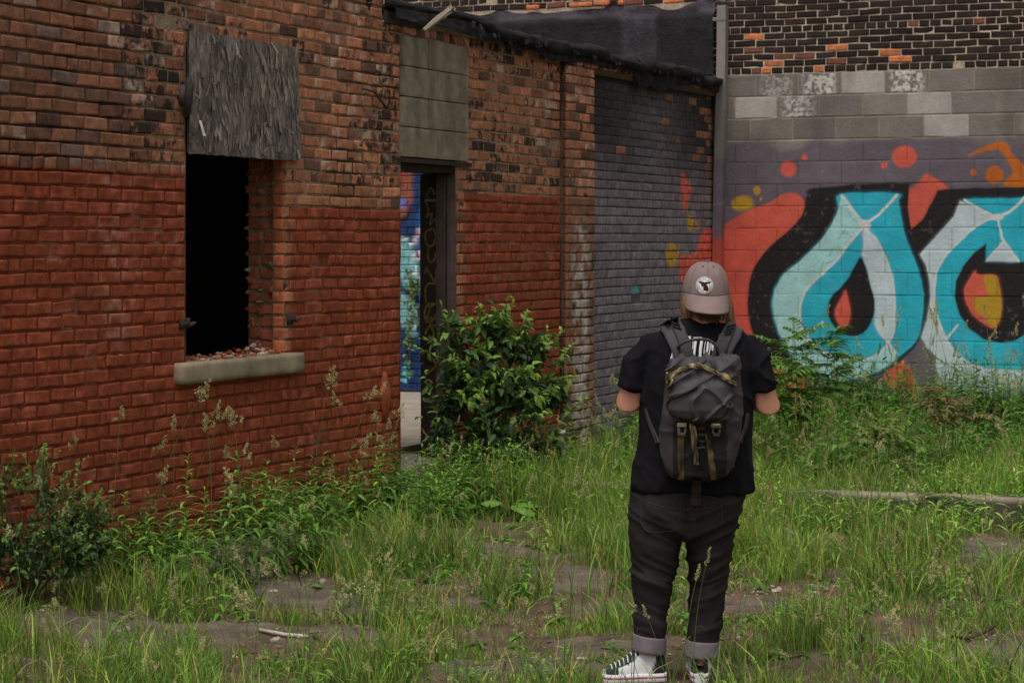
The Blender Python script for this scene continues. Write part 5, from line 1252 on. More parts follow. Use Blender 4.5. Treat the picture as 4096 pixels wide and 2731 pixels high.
bush('low dark tangled bush in the lower left corner against the red wall',
     [(10, 495, 0, .22), (38, 500, .1, .20), (5, 540, -.2, .22), (48, 535, -.05, .20), (88, 520, .25, .12), (70, 525, .25, .13), (75, 555, .0, .10), (25, 565, -.2, .14), (-20, 520, -.1, .25), (95, 545, .2, .08)],
     10.75, (30, 590), 3400, .034, .018, alb(34, 50, 27), alb(54, 78, 36), alb(96, 122, 52),
     [(40, 500, 55, 462, .2), (60, 510, 78, 470, .3), (30, 490, 40, 452, .1), (70, 520, 96, 492, .3), (10, 480, 14, 455, 0), (85, 530, 108, 512, .3), (55, 500, 88, 480, .3), (15, 490, 25, 470, 0)], nb=24, seed=9)

# ================================================================== PERSON
YB = 9.2
def A(px, py, dy=0.0): return np.array(at(px, py, YB + dy))
person = empty('person', (A(690, 682)[0], YB, 0)); person.location.z = 0
tag(person, 'person seen from behind in black t-shirt, rolled dark jeans, high sneakers and grey cap', 'person')
PO = person
def kp(o): return keep(o, PO)
SKIN = alb(152, 108, 89); BLK_T = alb(15, 14, 17); JEAN = alb(33, 29, 30); CUFF = alb(92, 84, 88)
def ell_ring(c, rx, ry, n=28, e=2.0, tilt=(0, 0)):
    out = []
    for k in range(n):
        a = 2 * math.pi * k / n; ca, sa = math.cos(a), math.sin(a)
        x = math.copysign(abs(ca) ** (2 / e), ca) * rx; y = math.copysign(abs(sa) ** (2 / e), sa) * ry
        out.append(np.array([c[0] + x, c[1] + y, c[2] + tilt[0] * x + tilt[1] * y]))
    return out
def secs(L, n=28, e=2.2):
    """sections (row, left column, right column, half depth, depth offset[, tilt])"""
    R = []
    for s in L:
        py, l, r, hd, dy = s[:5]; tl = s[5] if len(s) > 5 else 0
        a, b = A(l, py, dy), A(r, py, dy); R.append(ell_ring((a + b) / 2, (b[0] - a[0]) / 2, hd, n, e, (tl, 0)))
    return R
# ---- body: one continuous skin
bd = MB()
hc = A(706, 291, .0)
bd.rings([ell_ring(hc + np.array([0, oy, oz]), rx, ry, 24) for oz, rx, ry, oy in [(-.125, .03, .03, .075), (-.115, .05, .062, .04), (-.09, .066, .083, .015), (-.05, .074, .092, .005), (0, .077, .098, 0), (.05, .074, .094, -.002), (.085, .056, .075, -.003), (.108, .028, .04, -.003)]])
bd.tube([hc + np.array([0, .092, .005]), hc + np.array([0, .112, -.028]), hc + np.array([0, .118, -.042]), hc + np.array([0, .100, -.050])], [.008, .011, .015, .010], 8)      # nose
bd.tube([hc + np.array([-.024, .088, -.074]), hc + np.array([0, .099, -.074]), hc + np.array([.024, .088, -.074])], [.006, .009, .006], 8)   # mouth
for s in (-1, 1):
    bd.tube([hc + np.array([s * .03, .082, .002]), hc + np.array([s * .03, .094, .002])], [.014, .010], 8)
    bd.tube([hc + np.array([s * .076, .005, .015]), hc + np.array([s * .088, -.002, -.01]), hc + np.array([s * .080, .004, -.038])], [.011, .015, .009], 8)
bd.tube([hc + np.array([0, 0, -.06]), A(704, 320, -.01), A(700, 334, 0)], [.062, .064, .085], 18)
bd.rings(secs([(330, 662, 738, .07, 0), (345, 658, 740, .09, 0), (380, 652, 742, .11, 0), (430, 648, 742, .13, .0), (480, 642, 740, .14, .0), (515, 640, 732, .14, 0)]))
def hand(mb, wr, dirv, upv, s=1.0, side=1):
    wr, d, u = np.array(wr), np.array(dirv) / np.linalg.norm(dirv), np.array(upv) / np.linalg.norm(upv); r = np.cross(d, u) * side
    mb.tube([wr - d * .02, wr + d * .03, wr + d * .085], [(.024, .018), (.040, .017), (.042, .014)], 12)
    for k, (o, L) in enumerate([(-.030, .070), (-.010, .078), (.011, .073), (.031, .058)]):
        b = wr + d * .08 + r * o; k1 = b + d * L * .42 - u * .004; k2 = k1 + d * L * .25 - u * L * .30; k3 = k2 - u * L * .28 - d * .004
        mb.tube([b - d * .01, k1, k2, k3], [.0095, .009, .008, .0065], 8)
    b = wr + d * .03 - r * .034; mb.tube([b, b + d * .022 - r * .020 - u * .008, b + d * .048 - r * .018 - u * .02], [.013, .011, .008], 8)
armL = [A(656, 345, 0), A(636, 378, .0), A(628.5, 400, .0), A(645, 398, .16), A(668, 388, .27)]
armR = [A(744, 348, 0), A(760, 378, .0), A(767.5, 403, .0), A(750, 400, .16), A(724, 390, .27)]
for a_, sd_ in ((armL, 1), (armR, -1)):
    bd.tube(a_, [.042, .046, .050, .040, .029], 18)
    bd.tube([a_[1] * .5 + a_[2] * .5, a_[2] + np.array([0, -.004, -.004]), a_[2] * .6 + a_[3] * .4], [.050, .054, .047], 16)
    hand(bd, a_[-1], np.array([sd_ * .45, .85, .15]), np.array([0, -.1, 1.0]), side=sd_)
for L in ([(655, 520), (654, 590), (650, 645), (650, 664)], [(711, 520), (708, 590), (702, 645), (701, 664)]):
    bd.tube([A(x, y) for x, y in L], [.10, .065, .034, .028], 16)
body = fused(bd, 'body', M['skin'], .0065, smooth=3)
b_me = body.data; ca = b_me.color_attributes.new('Col', 'FLOAT_COLOR', 'POINT') if 'Col' not in b_me.color_attributes else b_me.color_attributes['Col']
def recolor(o, fn):
    me = o.data; n = len(me.vertices); co = np.zeros(n * 3, np.float32); me.vertices.foreach_get('co', co); co = co.reshape(-1, 3).astype(float)
    if 'Col' in me.color_attributes: me.color_attributes.remove(me.color_attributes['Col'])
    a = me.color_attributes.new('Col', 'FLOAT_COLOR', 'POINT'); cc = np.ones((n, 4), np.float32); cc[:, :3] = fn(co); a.data.foreach_set('color', cc.ravel()); me.update()
def skin_col(co):
    c = np.tile(SKIN, (len(co), 1)); f = fbm(co, 25, 2, 3)[:, None]; c = c * (.92 + .14 * f)
    eye = (np.hypot(np.abs(co[:, 0] - hc[0]) - .03, co[:, 2] - hc[2] - .002) < .009) & (co[:, 1] > hc[1] + .08); c[eye] = alb(50, 40, 36)
    lip = (np.abs(co[:, 0] - hc[0]) < .026) & (np.abs(co[:, 2] - hc[2] + .074) < .008) & (co[:, 1] > hc[1] + .08); c[lip] = alb(170, 100, 92)
    return c
recolor(body, skin_col); kp(body)
# ---- t-shirt
ts = MB()
ts.rings(secs([(320.5, 684, 727, .060, .0, -.10), (324, 676, 733, .075, 0, -.08), (329, 663, 741, .092, 0, -.03), (336, 653, 748, .108, 0), (348, 647.5, 752, .125, 0), (370, 643.5, 753.5, .140, 0), (400, 640.5, 753, .150, 0), (430, 639, 751.5, .158, 0), (455, 636, 751, .165, 0), (472, 632.5, 752, .170, 0), (484, 630.5, 752.5, .172, 0), (489, 631.5, 752.5, .172, 0, -.02)], 36, 2.3))
slL = [A(668, 342, 0), A(652, 345, 0), A(641, 358, 0), A(633, 374, 0), A(630, 388.5, .0)]
slR = [A(730, 345, 0), A(746, 348, 0), A(755.5, 360, 0), A(761.5, 377, 0), A(763, 391, .0)]
for s_ in (slL, slR):
    ts.tube(s_, [.052, .054, .058, .060, .059], 24)
def shirt_fold(co, no):
    z = co[:, 2]; p = co * [1, 1, .45]; w_ = 1 - np.abs(2 * fbm(p, 9, 2, 61) - 1)
    amp = .006 + .008 * sstep(1.0, .8, z); ax = np.abs(co[:, 0] - A(695, 400)[0]); diag = 1 - np.abs(2 * noise(np.stack([co[:, 0] * 9 + z * 12, z * 5 - co[:, 0] * 6, co[:, 1] * 4], -1), 1, 9) - 1)
    arm = sstep(.17, .25, ax) * (z > 1.15)
    return (w_ ** 4 - .25) * amp * 1.25 + (diag ** 5 - .2) * .012 * (.35 + arm) + (fbm(co, 18, 2, 4) - .5) * .004
shirt = fused(ts, 't_shirt', M['cloth'], .0075, smooth=5, disp=shirt_fold)
recolor(shirt, lambda co: np.tile(BLK_T, (len(co), 1)) * (.9 + .2 * fbm(co, 20, 2, 2)[:, None])); kp(shirt)
# ---- jeans
jn = MB()
jn.rings(secs([(468, 636, 746, .150, 0), (485, 631.5, 746.5, .158, 0), (500, 629, 744, .165, 0), (512, 627.3, 740.5, .165, 0), (524, 628, 738, .155, 0), (533, 630, 735, .13, 0), (538, 640, 725, .09, 0)], 36, 2.4))
jn.rings(secs([(512, 628, 684, .14, 0), (528, 628.5, 684, .135, 0), (545, 629.5, 681, .122, 0), (562, 630.5, 678.5, .108, 0), (574, 632, 676.5, .100, 0), (582, 632, 672, .094, 0), (592, 633.5, 670, .088, 0), (606, 633.2, 668.5, .084, 0), (624, 633.5, 666.5, .078, 0), (642, 635, 664.5, .072, 0)], 28, 2.2))
jn.rings(secs([(512, 683, 740, .14, 0), (528, 684, 736, .135, 0), (545, 687, 732.5, .118, 0), (562, 688, 730, .105, .01), (576, 690, 727.5, .098, .02), (590, 690.5, 726.5, .090, .02), (606, 689, 724.5, .084, .02), (624, 688.2, 721.5, .078, .02), (648, 687, 717.5, .072, .02)], 28, 2.2))
kz = A(650, 575)[2]
def jean_fold(co, no):
    z, x = co[:, 2], co[:, 0]; lf = x < A(686, 500)[0]
    q_ = np.stack([x * 3.5, co[:, 1] * 3.5, z * 17 + np.where(lf, 1, -1) * x * 7], -1); w_ = 1 - np.abs(2 * noise(q_, 1, 33) - 1); w2 = 1 - np.abs(2 * noise(q_ * 1.9, 1, 37) - 1)
    amp = .012 * np.exp(-((z - kz - .01) / .11) ** 2) + .009 * np.exp(-((z - .26) / .07) ** 2) + .010 * np.exp(-((z - .66) / .06) ** 2) + .0045
    cleft = np.exp(-((x - A(684, 500)[0]) / .012) ** 2) * sstep(.60, .68, z) * (no[:, 1] < 0) * .010 * (1 - sstep(.74, .80, z))
    return (w_ ** 4 - .25) * amp * .8 + (w2 ** 5 - .2) * amp * .55 - cleft
jeans = fused(jn, 'jeans', M['denim'], .0075, smooth=4, disp=jean_fold)
recolor(jeans, lambda co: np.tile(JEAN, (len(co), 1)) * (.75 + .55 * fbm(co * [1, 1, 1.5], 7, 3, 12)[:, None])); kp(jeans)
bvJ = BVHTree.FromObject(jeans, bpy.context.evaluated_depsgraph_get())
bvS = BVHTree.FromObject(shirt, bpy.context.evaluated_depsgraph_get())
EYE = Vector((0, 0, H))
def on(bvh, px, py, off=.002, fallback=None):
    """nearest place on a surface seen from behind the person"""
    d = (at(px, py, 1.0) - EYE).normalized(); loc, no, i, dist = bvh.ray_cast(EYE, d)
    if loc is None: return np.array(fallback) if fallback is not None else None
    if no.dot(d) > 0: no = -no
    return np.array(loc + no * off)
def drape_ribbon(mb, bvh, path, wd, col, off=.003, thick=.003, smooth=True, ncol=5, fb=None):
    P_ = catmull(path, False, 4) if smooth and len(path) > 2 else np.array([np.array(path[0]) * (1 - t) + np.array(path[-1]) * t for t in np.linspace(0, 1, 10)]); n = len(P_)
    wd = np.interp(np.linspace(0, 1, n), np.linspace(0, 1, len(wd)), wd) if not np.isscalar(wd) else np.full(n, wd); G_ = []
    last = None
    for i in range(n):
        t = P_[min(i + 1, n - 1)] - P_[max(i - 1, 0)]; t = t / (np.linalg.norm(t) + 1e-6); nr = np.array([-t[1], t[0]]); row = []
        for k in range(ncol + 2):
            s = min(max(k - 1, 0), ncol - 1) / (ncol - 1) * 2 - 1; o_ = off + (thick if 0 < k < ncol + 1 else -.004)
            p = on(bvh, *(P_[i] + nr * s * wd[i] / 2), off=o_)
            if p is None: p = last if last is not None else A(*(P_[i] + nr * s * wd[i] / 2), -.12)
            row.append(p); last = p
        G_.append(row)
    mb.sheet(G_, col); return np.array(G_)
# seams and pockets of the jeans
sm = MB(); SCOL = JEAN * 1.7
for pth in ([(640, 497), (641, 512), (643, 526), (651, 532), (664, 531), (677, 528), (680, 512), (681, 500)], [(645, 500), (660, 506), (680, 509), (698, 509), (718, 506), (736, 500)], [(697, 500), (696, 515), (690, 530)], [(722, 500), (722, 524)]):
    drape_ribbon(sm, bvJ, pth, .9, SCOL, off=.001, thick=.0012, ncol=2)
kp(sm.build('seam', M['denim'], PO))
# rolled cuffs
for (l0, r0, y0, l1, r1, y1, dy, tl) in ((632.6, 666, 634, 631, 665.5, 650.5, 0, -.14), (685.8, 719.5, 639, 683.6, 718.5, 655.5, .02, -.06)):
    cf = MB(); Rg = []
    for (f, g) in ((.0, .92), (.0, 1.0), (.12, 1.03), (.35, 1.015), (.6, 1.03), (.85, 1.03), (1.0, 1.02), (1.02, .97), (.9, .86)):
        a, b = A(l0 + (l1 - l0) * f, y0 + (y1 - y0) * f, dy), A(r0 + (r1 - r0) * f, y0 + (y1 - y0) * f, dy); rx = (b[0] - a[0]) / 2 * g; rg = ell_ring((a + b) / 2, rx, rx * 1.08, 40, 2.1, (tl, 0))
        Rg.append([p + (p - (a + b) / 2) * .05 * (noise(np.array([k * .35, f * 2.0, tl * 40]), 1, 4) - .5) for k, p in enumerate(rg)])
    cf.rings(Rg, c=CUFF, capped=False); kp(cf.build('cuff', M['denim'], PO))
# lettering across the shoulder blades of the shirt (partly under the pack)
LP = lambda x, y: (650 + x * .07174, 250 + y * .07174)
lt = MB(); WH = alb(205, 202, 205)
for (pts, wd_) in (([(552, 1196), (552, 1285)], 36), ([(612, 1210), (590, 1380)], 10), ([(650, 1212), (632, 1300), (612, 1460)], 34), ([(622, 1222), (725, 1222)], 22), ([(722, 1262), (705, 1370), (697, 1500)], 38), ([(772, 1270), (755, 1390), (752, 1500)], 9),
                   ([(812, 1270), (800, 1370), (778, 1500)], 30), ([(842, 1272), (835, 1380), (815, 1480)], 14), ([(856, 1290), (868, 1400)], 10), ([(884, 1290), (870, 1400)], 22), ([(338, 1365), (325, 1430), (300, 1520)], 38), ([(1125, 1372), (1128, 1440), (1150, 1540)], 34)):
    lt = MB(); drape_ribbon(lt, bvS, [LP(*p) for p in pts], wd_ * .07174, WH, off=.0022, thick=.0008, ncol=3)
    lt_o = lt.build('printed_letter', M['cloth'], shirt); lt_o.matrix_parent_inverse = Matrix.Identity(4)
# ---- sneakers
def shoe(name, heel, dirxy, sc=1.0, mirror=1):
    d = np.array([dirxy[0], dirxy[1], 0.0]); d /= np.linalg.norm(d); sd_ = np.array([-d[1], d[0], 0]) * mirror; hl = np.array(heel)
    xs = np.array([.002, .012, .03, .05, .075, .095, .115, .135, .155, .175, .195, .215, .235, .255, .27, .28]); ht = np.array([.15, .165, .168, .168, .168, .164, .146, .128, .113, .100, .088, .078, .070, .062, .052, .040]); wd_ = np.array([.030, .055, .066, .070, .072, .074, .078, .084, .089, .092, .094, .094, .092, .084, .066, .036])
    xs = xs * sc
    up = MB(); R = []; C_ = []
    for x, h, w_ in zip(np.interp(np.linspace(0, 15, 46), range(16), xs), np.interp(np.linspace(0, 15, 46), range(16), ht), np.interp(np.linspace(0, 15, 46), range(16), wd_)):
        row = []; cr = []
        for k in range(29):
            a = math.pi * k / 28; ex = .55 if h > .11 else .8
            yy = math.copysign(abs(math.cos(a)) ** ex, math.cos(a)) * w_ / 2 * (1 - (.18 if h > .12 else .1) * math.sin(a)); zz = .026 + (h - .026) * abs(math.sin(a)) ** .75
            if h > .14 and zz > .075: zz_b = .0022 * math.cos((zz - .08) * 260); yy += math.copysign(zz_b, yy)
            row.append(hl + d * x + sd_ * yy + np.array([0, 0, zz]))
            col = alb(206, 202, 192)
            if x < .062 - .30 * (zz - .03) and zz < .115: col = alb(34, 38, 38)
            if zz >= .105 and x < .030: col = alb(30, 32, 34)
            if .088 < x < .245 and abs(yy) < .038 and zz > h - .030: col = alb(36, 38, 40)
            if .195 < x < .247 and zz < .068: col = alb(36, 40, 40)
            if zz > .16: col = alb(30, 32, 34)
            cr.append(col)
        R.append(row); C_.append(cr)
    up.sheet(R, C_); o = up.build('sneaker', M['shoe'], PO); kp(o); o.name = 'sneaker'
    so = MB(); R = []; C_ = []
    for x, w_ in zip(np.interp(np.linspace(0, 15, 40), range(16), xs - .006 * (xs < .02) + .008 * (xs > .27)), np.interp(np.linspace(0, 15, 40), range(16), wd_ + .008)):
        row = []; cr = []
        for (yf, z) in ((-.9, .0), (-1, .004), (-1, .014), (-1.005, .019), (-1.005, .022), (-1, .026), (-1, .034), (-.9, .036), (.9, .036), (1, .034), (1, .026), (1.005, .022), (1.005, .019), (1, .014), (1, .004), (.9, 0)):
            row.append(hl + d * x + sd_ * yf * w_ / 2 + np.array([0, 0, z])); cr.append(alb(120, 40, 48) if (abs(yf) > 1.001) else alb(200, 194, 182))
        row.append(row[0]); cr.append(cr[0]); R.append(row); C_.append(cr)
    so.sheet(R, C_); e0 = [np.mean(R[0], 0), np.mean(R[-1], 0)]; so.add(R[0][:-1] + [e0[0]], t=[(k, (k + 1) % 16, 16) for k in range(16)], c=alb(200, 194, 182)); so.add(R[-1][:-1] + [e0[1]], t=[(k, (k + 1) % 16, 16) for k in range(16)], c=alb(200, 194, 182))
    s2 = so.build('sole', M['shoe'], o); keep(s2, PO)
    s2.matrix_parent_inverse = Matrix.Translation(-PO.location) if False else Matrix.Identity(4)
    lc = MB()
    for i in range(8):
        f = i / 7; x = .108 + .115 * f; h = np.interp(x, xs, ht) + .001
        lc.tube([hl + d * x + sd_ * yy + np.array([0, 0, .026 + (h - .026) * (1 - (yy / .045) ** 2) ** .4 + .001]) for yy in (-.034, -.028, -.018, -.008, .008, .018, .028, .034)], .0026, 6, c=alb(210, 206, 200))
    l2 = lc.build('laces', M['shoe'], o); l2.matrix_parent_inverse = Matrix.Identity(4); return o
shoe('sneaker', A(665, 681.5, -.01) * [1, 1, 0] + [0, 0, .012], (-.985, -.10), .93)
shoe('sneaker', A(700, 680, -.055) * [1, 1, 0] + [0, 0, .012], (.05, 1.0))
# ---- hair
hr = MB(); HC1, HC2 = alb(132, 100, 68), alb(64, 44, 32)
hr.rings([ell_ring(A((l + r) / 2, py, 0) + np.array([0, oy, 0]), A(r, py)[0] - A((l + r) / 2, py)[0], ry, 32, 2.1, (tl, 0)) for (py, l, r, ry, oy, tl) in [(290, 688, 724, .080, .0, 0), (297, 685.5, 727, .090, 0, 0), (306, 684, 730, .095, .0, -.03), (313, 684, 731.5, .098, .0, -.12), (317, 690, 729, .09, .0, -.18)]], c=HC2 * .7)
for k in range(2600):
    a = RNG.uniform(-math.pi, math.pi) if RNG.random() < .4 else RNG.choice([-1, 1]) * RNG.uniform(.85, 1.9)   # 0 = towards the viewer
    if abs(a) > 2.35: continue
    fx, fy = math.sin(a), -math.cos(a); rr = RNG.uniform(.96, 1.03); pts = []
    endy = 313.5 + 8.0 * (fx * .5 + .5) + RNG.normal(0, 2.0) + (2 if abs(fx) < .4 else 0)
    flip = (.020 * RNG.random() if fx > .75 and RNG.random() < .35 else RNG.normal(.0, .004))
    for t in np.linspace(0, 1, 6):
        py = 291.5 + (endy - 291.5) * t; bl = .090 + .012 * math.sin(t * 2.6) - .008 * t ** 3; c0 = A(706 + 1.2 * t, py)
        w_ = .090 + .018 * math.sin(min(t * 2.2, 1.57)) - .008 * t ** 4
        pts.append(c0 + np.array([fx * (w_ * rr + flip * t ** 4), fy * bl * rr, 0]) + np.array([math.sin(t * 7 + k) * .0015, 0, 0]))
    tang = np.array([math.cos(a), math.sin(a), 0]); wv = RNG.uniform(.0012, .0028); G_ = [[p - tang * wv * (1 - .75 * t), p + tang * wv * (1 - .75 * t)] for p, t in zip(pts, np.linspace(0, 1, 6))]
    hr.sheet(G_, (HC1 * RNG.uniform(.6, 1.25) if abs(fx) > .45 and RNG.random() < .8 else HC2 * RNG.uniform(.6, 1.2)))
kp(hr.build('hair', M['hair'], PO))
# ---- cap
cap = MB(); CR = A(705.8, 290, 0); TL_ = math.radians(2.2)
def capP(x, y, z): return CR + np.array([x * math.cos(TL_) + z * math.sin(TL_), y, -x * math.sin(TL_) + z * math.cos(TL_)])
CAPC = alb(102, 88, 85)
RX, RY, RZ = .0955, .112, .124
def crown(a, ph, off=0.0):
    cp = math.cos(ph) ** .74; sp_ = math.sin(ph) ** 1.0; low = -.006 - .014 * max(math.cos(a), 0) ** 2 * (1 - sp_)
    return capP(math.sin(a) * (RX + off) * cp, -math.cos(a) * (RY + off) * cp, (RZ + off) * sp_ + low)
G_ = []; C_ = []
for i in range(26):
    ph = i / 25 * math.pi / 2 * .995; row = []; cr = []
    for k in range(73):
        a = 2 * math.pi * k / 72; dmin = min(abs((a - b + math.pi) % (2 * math.pi) - math.pi) for b in (0, .86, 2.0, math.pi, 4.28, 5.42)) * math.cos(ph)
        row.append(crown(a, ph, -.0018 * math.exp(-(dmin / .035) ** 2) + .003 * (fbm(np.array([math.sin(a) * 2, math.cos(a) * 2, ph * 2]), 1.6, 2, 5) - .5))); cr.append(CAPC * (.80 if dmin < .03 else 1.0))
    G_.append(row); C_.append(cr)
cap.sheet(G_, C_)
cap_o = cap.build('cap', M['cloth'], PO); kp(cap_o)
bt_ = MB(); bt_.rings([[capP(r * math.cos(a), r * math.sin(a), z) for a in np.linspace(0, 2 * math.pi, 14, endpoint=False)] for r, z in ((.010, RZ - .009), (.0105, RZ - .004), (.007, RZ + .001), (.002, RZ + .0025))], c=CAPC * .5)
o = bt_.build('button', M['cloth'], cap_o); o.matrix_parent_inverse = Matrix.Identity(4)
br_ = MB(); rows_t, rows_b = [], []
for j in range(12):
    v = j / 11; r1_, r2_ = [], []
    for k in range(41):
        u = k / 40 * 2 - 1; a = u * 1.50; sh = (1 - abs(u) ** 5.0 * .42 * v); vv = v * sh
        b0 = crown(a, 0.0, .001); arch = .010 * (1 - u * u) * v; x_in = -u * .006 * v * (abs(u) > .8)
        p = b0 + np.array([x_in, -.062 * vv * (.5 + .5 * math.cos(a)), -.080 * vv + arch - .0045 * u * v]); r1_.append(p); r2_.append(p + np.array([0, .004, -.0035]))
    rows_t.append(r1_); rows_b.append(r2_)
full = rows_t + rows_b[::-1]
br_.sheet(full, CAPC * 1.02); o = br_.build('brim', M['cloth'], cap_o); o.matrix_parent_inverse = Matrix.Identity(4)
band_ = MB(); band_.tube([crown(a, .012, .0012) for a in np.linspace(-1.5, 1.5, 30)], .0022, 6, c=CAPC * .55); 
for s in (-1, 1):
    e_ = crown(s * .36, 1.02, .001); band_.tube([e_, e_ + np.array([0, -.0015, .0008])], [.0042, .0036], 10, c=CAPC * .62)
o = band_.build('sweatband_seam', M['cloth'], cap_o); o.matrix_parent_inverse = Matrix.Identity(4)
bvC = BVHTree.FromObject(cap_o, bpy.context.evaluated_depsgraph_get())
# round embroidered patch
pt = MB(); CPX, CPY, RP = 704.5, 285.0, 8.3; CREAM = alb(214, 206, 184); INK = alb(34, 26, 22)
def disc(r0, r1, off, col, n=40):
    G_ = [[on(bvC, CPX + math.cos(a) * r, CPY + math.sin(a) * r, off) for r in np.linspace(r0, r1, 5)] for a in np.linspace(0, 2 * math.pi, n + 1)]; pt.sheet(G_, col)
from mathutils.geometry import tessellate_polygon
def flat_poly(mb, pts2, bvh, off, col):
    P3 = [on(bvh, x, y, off) for x, y in pts2]; t = tessellate_polygon([[Vector((x, y, 0)) for x, y in pts2]]); mb.add(P3, t=t, c=col)
MO = [(683, 440), (688, 428), (696, 438), (704, 430), (712, 440), (722, 432), (732, 442), (742, 434), (752, 446), (770, 448), (784, 436), (790, 446), (800, 434), (806, 448), (826, 436), (832, 446), (850, 430), (848, 450), (835, 466), (806, 470), (786, 474), (798, 495), (812, 520), (818, 552), (790, 566), (755, 562), (746, 545), (742, 528), (728, 520), (716, 500), (718, 480), (708, 466), (692, 458)]
rr_ = np.linspace(.01, RP, 44); aa_ = np.linspace(0, 2 * math.pi, 121); G2_ = np.array([[(CPX + math.cos(a) * r, CPY + math.sin(a) * r) for r in rr_] for a in aa_])
pc = np.tile(CREAM, (121 * 44, 1)); q2_ = G2_.reshape(-1, 2); rad = np.tile(rr_, 121) / RP
for lo, hi in ((.90, .94), (.60, .65)): pc[(rad > lo) & (rad < hi)] = INK
pc[inside(q2_, np.array([LP(x, y) for x, y in MO]))] = alb(44, 28, 20); pc[inside(q2_, np.array([LP(x, y) for x, y in [(731, 506), (744, 500), (745, 522), (733, 528)]]))] = CREAM
pt.sheet([[on(bvC, *G2_[i, j], .0024) for j in range(44)] for i in range(121)], pc)
def glyph(ch):
    cu = bpy.data.curves.new('g', 'FONT'); cu.body = ch; cu.size = 1; cu.align_x = 'CENTER'; cu.resolution_u = 2; ob = bpy.data.objects.new('g', cu); COL.objects.link(ob)
    bpy.context.view_layer.update(); dg = bpy.context.evaluated_depsgraph_get(); me = bpy.data.meshes.new_from_object(ob.evaluated_get(dg)); v = np.array([list(x.co) for x in me.vertices]).reshape(-1, 3); me.calc_loop_triangles(); t = [tuple(l.vertices) for l in me.loop_triangles]
    bpy.data.objects.remove(ob); bpy.data.curves.remove(cu); bpy.data.meshes.remove(me); return v, t
def ring_text(txt, a0, a1, flip):
    for i, ch in enumerate(txt):
        if ch == ' ': continue
        a = a0 + (a1 - a0) * (i / (len(txt) - 1)); v, t = glyph(ch)
        if not len(v): continue
        sz = RP * .29; P3 = []
        for x, y, _ in v:
            yy = (y - .36) * sz; xx = x * sz * .9; rr = RP * .775 + (-yy if flip else yy); aa = a + (xx / (RP * .775)) * (-1 if flip else 1)
            P3.append(on(bvC, CPX + math.sin(aa) * rr, CPY - math.cos(aa) * rr, .0031))
        pt.add(P3, t=t, c=INK)
ring_text('MOOSEJAW', -.98, .98, False); ring_text('LOVE THE MADNESS', math.pi + 1.45, math.pi - 1.45, True)
for a in (-1.35, -1.52, 1.35, 1.52): pt.tube([on(bvC, CPX + math.sin(a) * RP * .78, CPY - math.cos(a) * RP * .78, .0028), on(bvC, CPX + math.sin(a) * RP * .78, CPY - math.cos(a) * RP * .78, .0034)], .0014, 6, c=INK)
o = pt.build('patch', M['cloth'], cap_o); o.matrix_parent_inverse = Matrix.Identity(4)

# ================================================================== BACKPACK
bk = empty('backpack', A(700, 478, -.22)); tag(bk, 'dark grey backpack with camouflage webbing straps worn on the person\'s back', 'backpack')
NY = alb(50, 47, 49); NYD = alb(26, 25, 26)
def kb_(o): return keep(o, bk)
pk = MB(); pk.rings(secs([(357, 678, 730, .06, -.21), (359.5, 670.5, 737.5, .085, -.22), (366, 668, 739.5, .098, -.225), (380, 666, 741, .105, -.23), (400, 663.5, 742, .108, -.235), (420, 661.5, 741, .110, -.235), (440, 660, 739.5, .098, -.220), (454, 660.5, 737, .095, -.215), (466, 663.5, 732.5, .088, -.21), (474, 669, 726, .078, -.205), (479, 680, 715, .05, -.20)], 40, 3.2))
def pk_fold(co, no):
    w_ = 1 - np.abs(2 * noise(co * [1, 1, .6], 16, 5) - 1); w2 = 1 - np.abs(2 * noise(np.stack([co[:, 0] * 14 + co[:, 2] * 9, co[:, 2] * 12, co[:, 1] * 8], -1), 1, 8) - 1)
    return (w_ ** 3 - .3) * .005 + (w2 ** 4 - .2) * .006 + (fbm(co, 30, 2, 3) - .5) * .002
pack = fused(pk, 'pack_body', M['nylon'], .006, smooth=4, disp=pk_fold)
def pack_col(co):
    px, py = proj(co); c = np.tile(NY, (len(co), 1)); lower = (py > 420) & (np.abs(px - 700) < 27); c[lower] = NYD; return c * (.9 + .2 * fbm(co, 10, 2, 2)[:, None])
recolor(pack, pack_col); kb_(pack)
ld = MB(); ld.rings(secs([(356, 680, 730, .05, -.27), (358.5, 669.5, 737, .07, -.28), (364, 668, 738.5, .080, -.285), (372, 668.5, 738, .080, -.29), (378, 670, 735, .080, -.30), (385, 672, 731.5, .084, -.315), (398, 670, 731.5, .088, -.32), (409, 667.5, 731.5, .086, -.32), (416, 670, 728.5, .078, -.315), (421, 679, 722, .06, -.30)], 40, 2.8))
def ld_fold(co, no):
    x, z = co[:, 0] - A(700, 400)[0], co[:, 2]; d1 = 1 - np.abs(2 * noise(np.stack([x * 16 + z * 10, z * 7 - x * 5, x * 0], -1), 1, 15) - 1); d2 = 1 - np.abs(2 * noise(np.stack([x * 12 - z * 13, z * 6, x * 0 + 3], -1), 1, 19) - 1); top = sstep(1.24, 1.29, z); d3 = 1 - np.abs(2 * noise(np.stack([x * 26, z * 7, x * 0], -1), 1, 25) - 1)
    return (d1 ** 6 - .15) * .017 + (d2 ** 7 - .12) * .016 + (d3 ** 2 - .4) * .010 * top
lid = fused(ld, 'lid', M['nylon'], .004, smooth=3, disp=ld_fold); recolor(lid, lambda co: np.tile(NY * 1.05, (len(co), 1)) * (.9 + .2 * fbm(co, 10, 2, 2)[:, None])); kb_(lid)
bm2 = bpy.data.meshes.new('t'); import bmesh
def bvh_of(*obs):
    v, f, k = [], [], 0
    for o in obs:
        me = o.data; v += [x.co.copy() for x in me.vertices]; f += [[i + k for i in p.vertices] for p in me.polygons]; k = len(v)
    return BVHTree.FromPolygons(v, f)
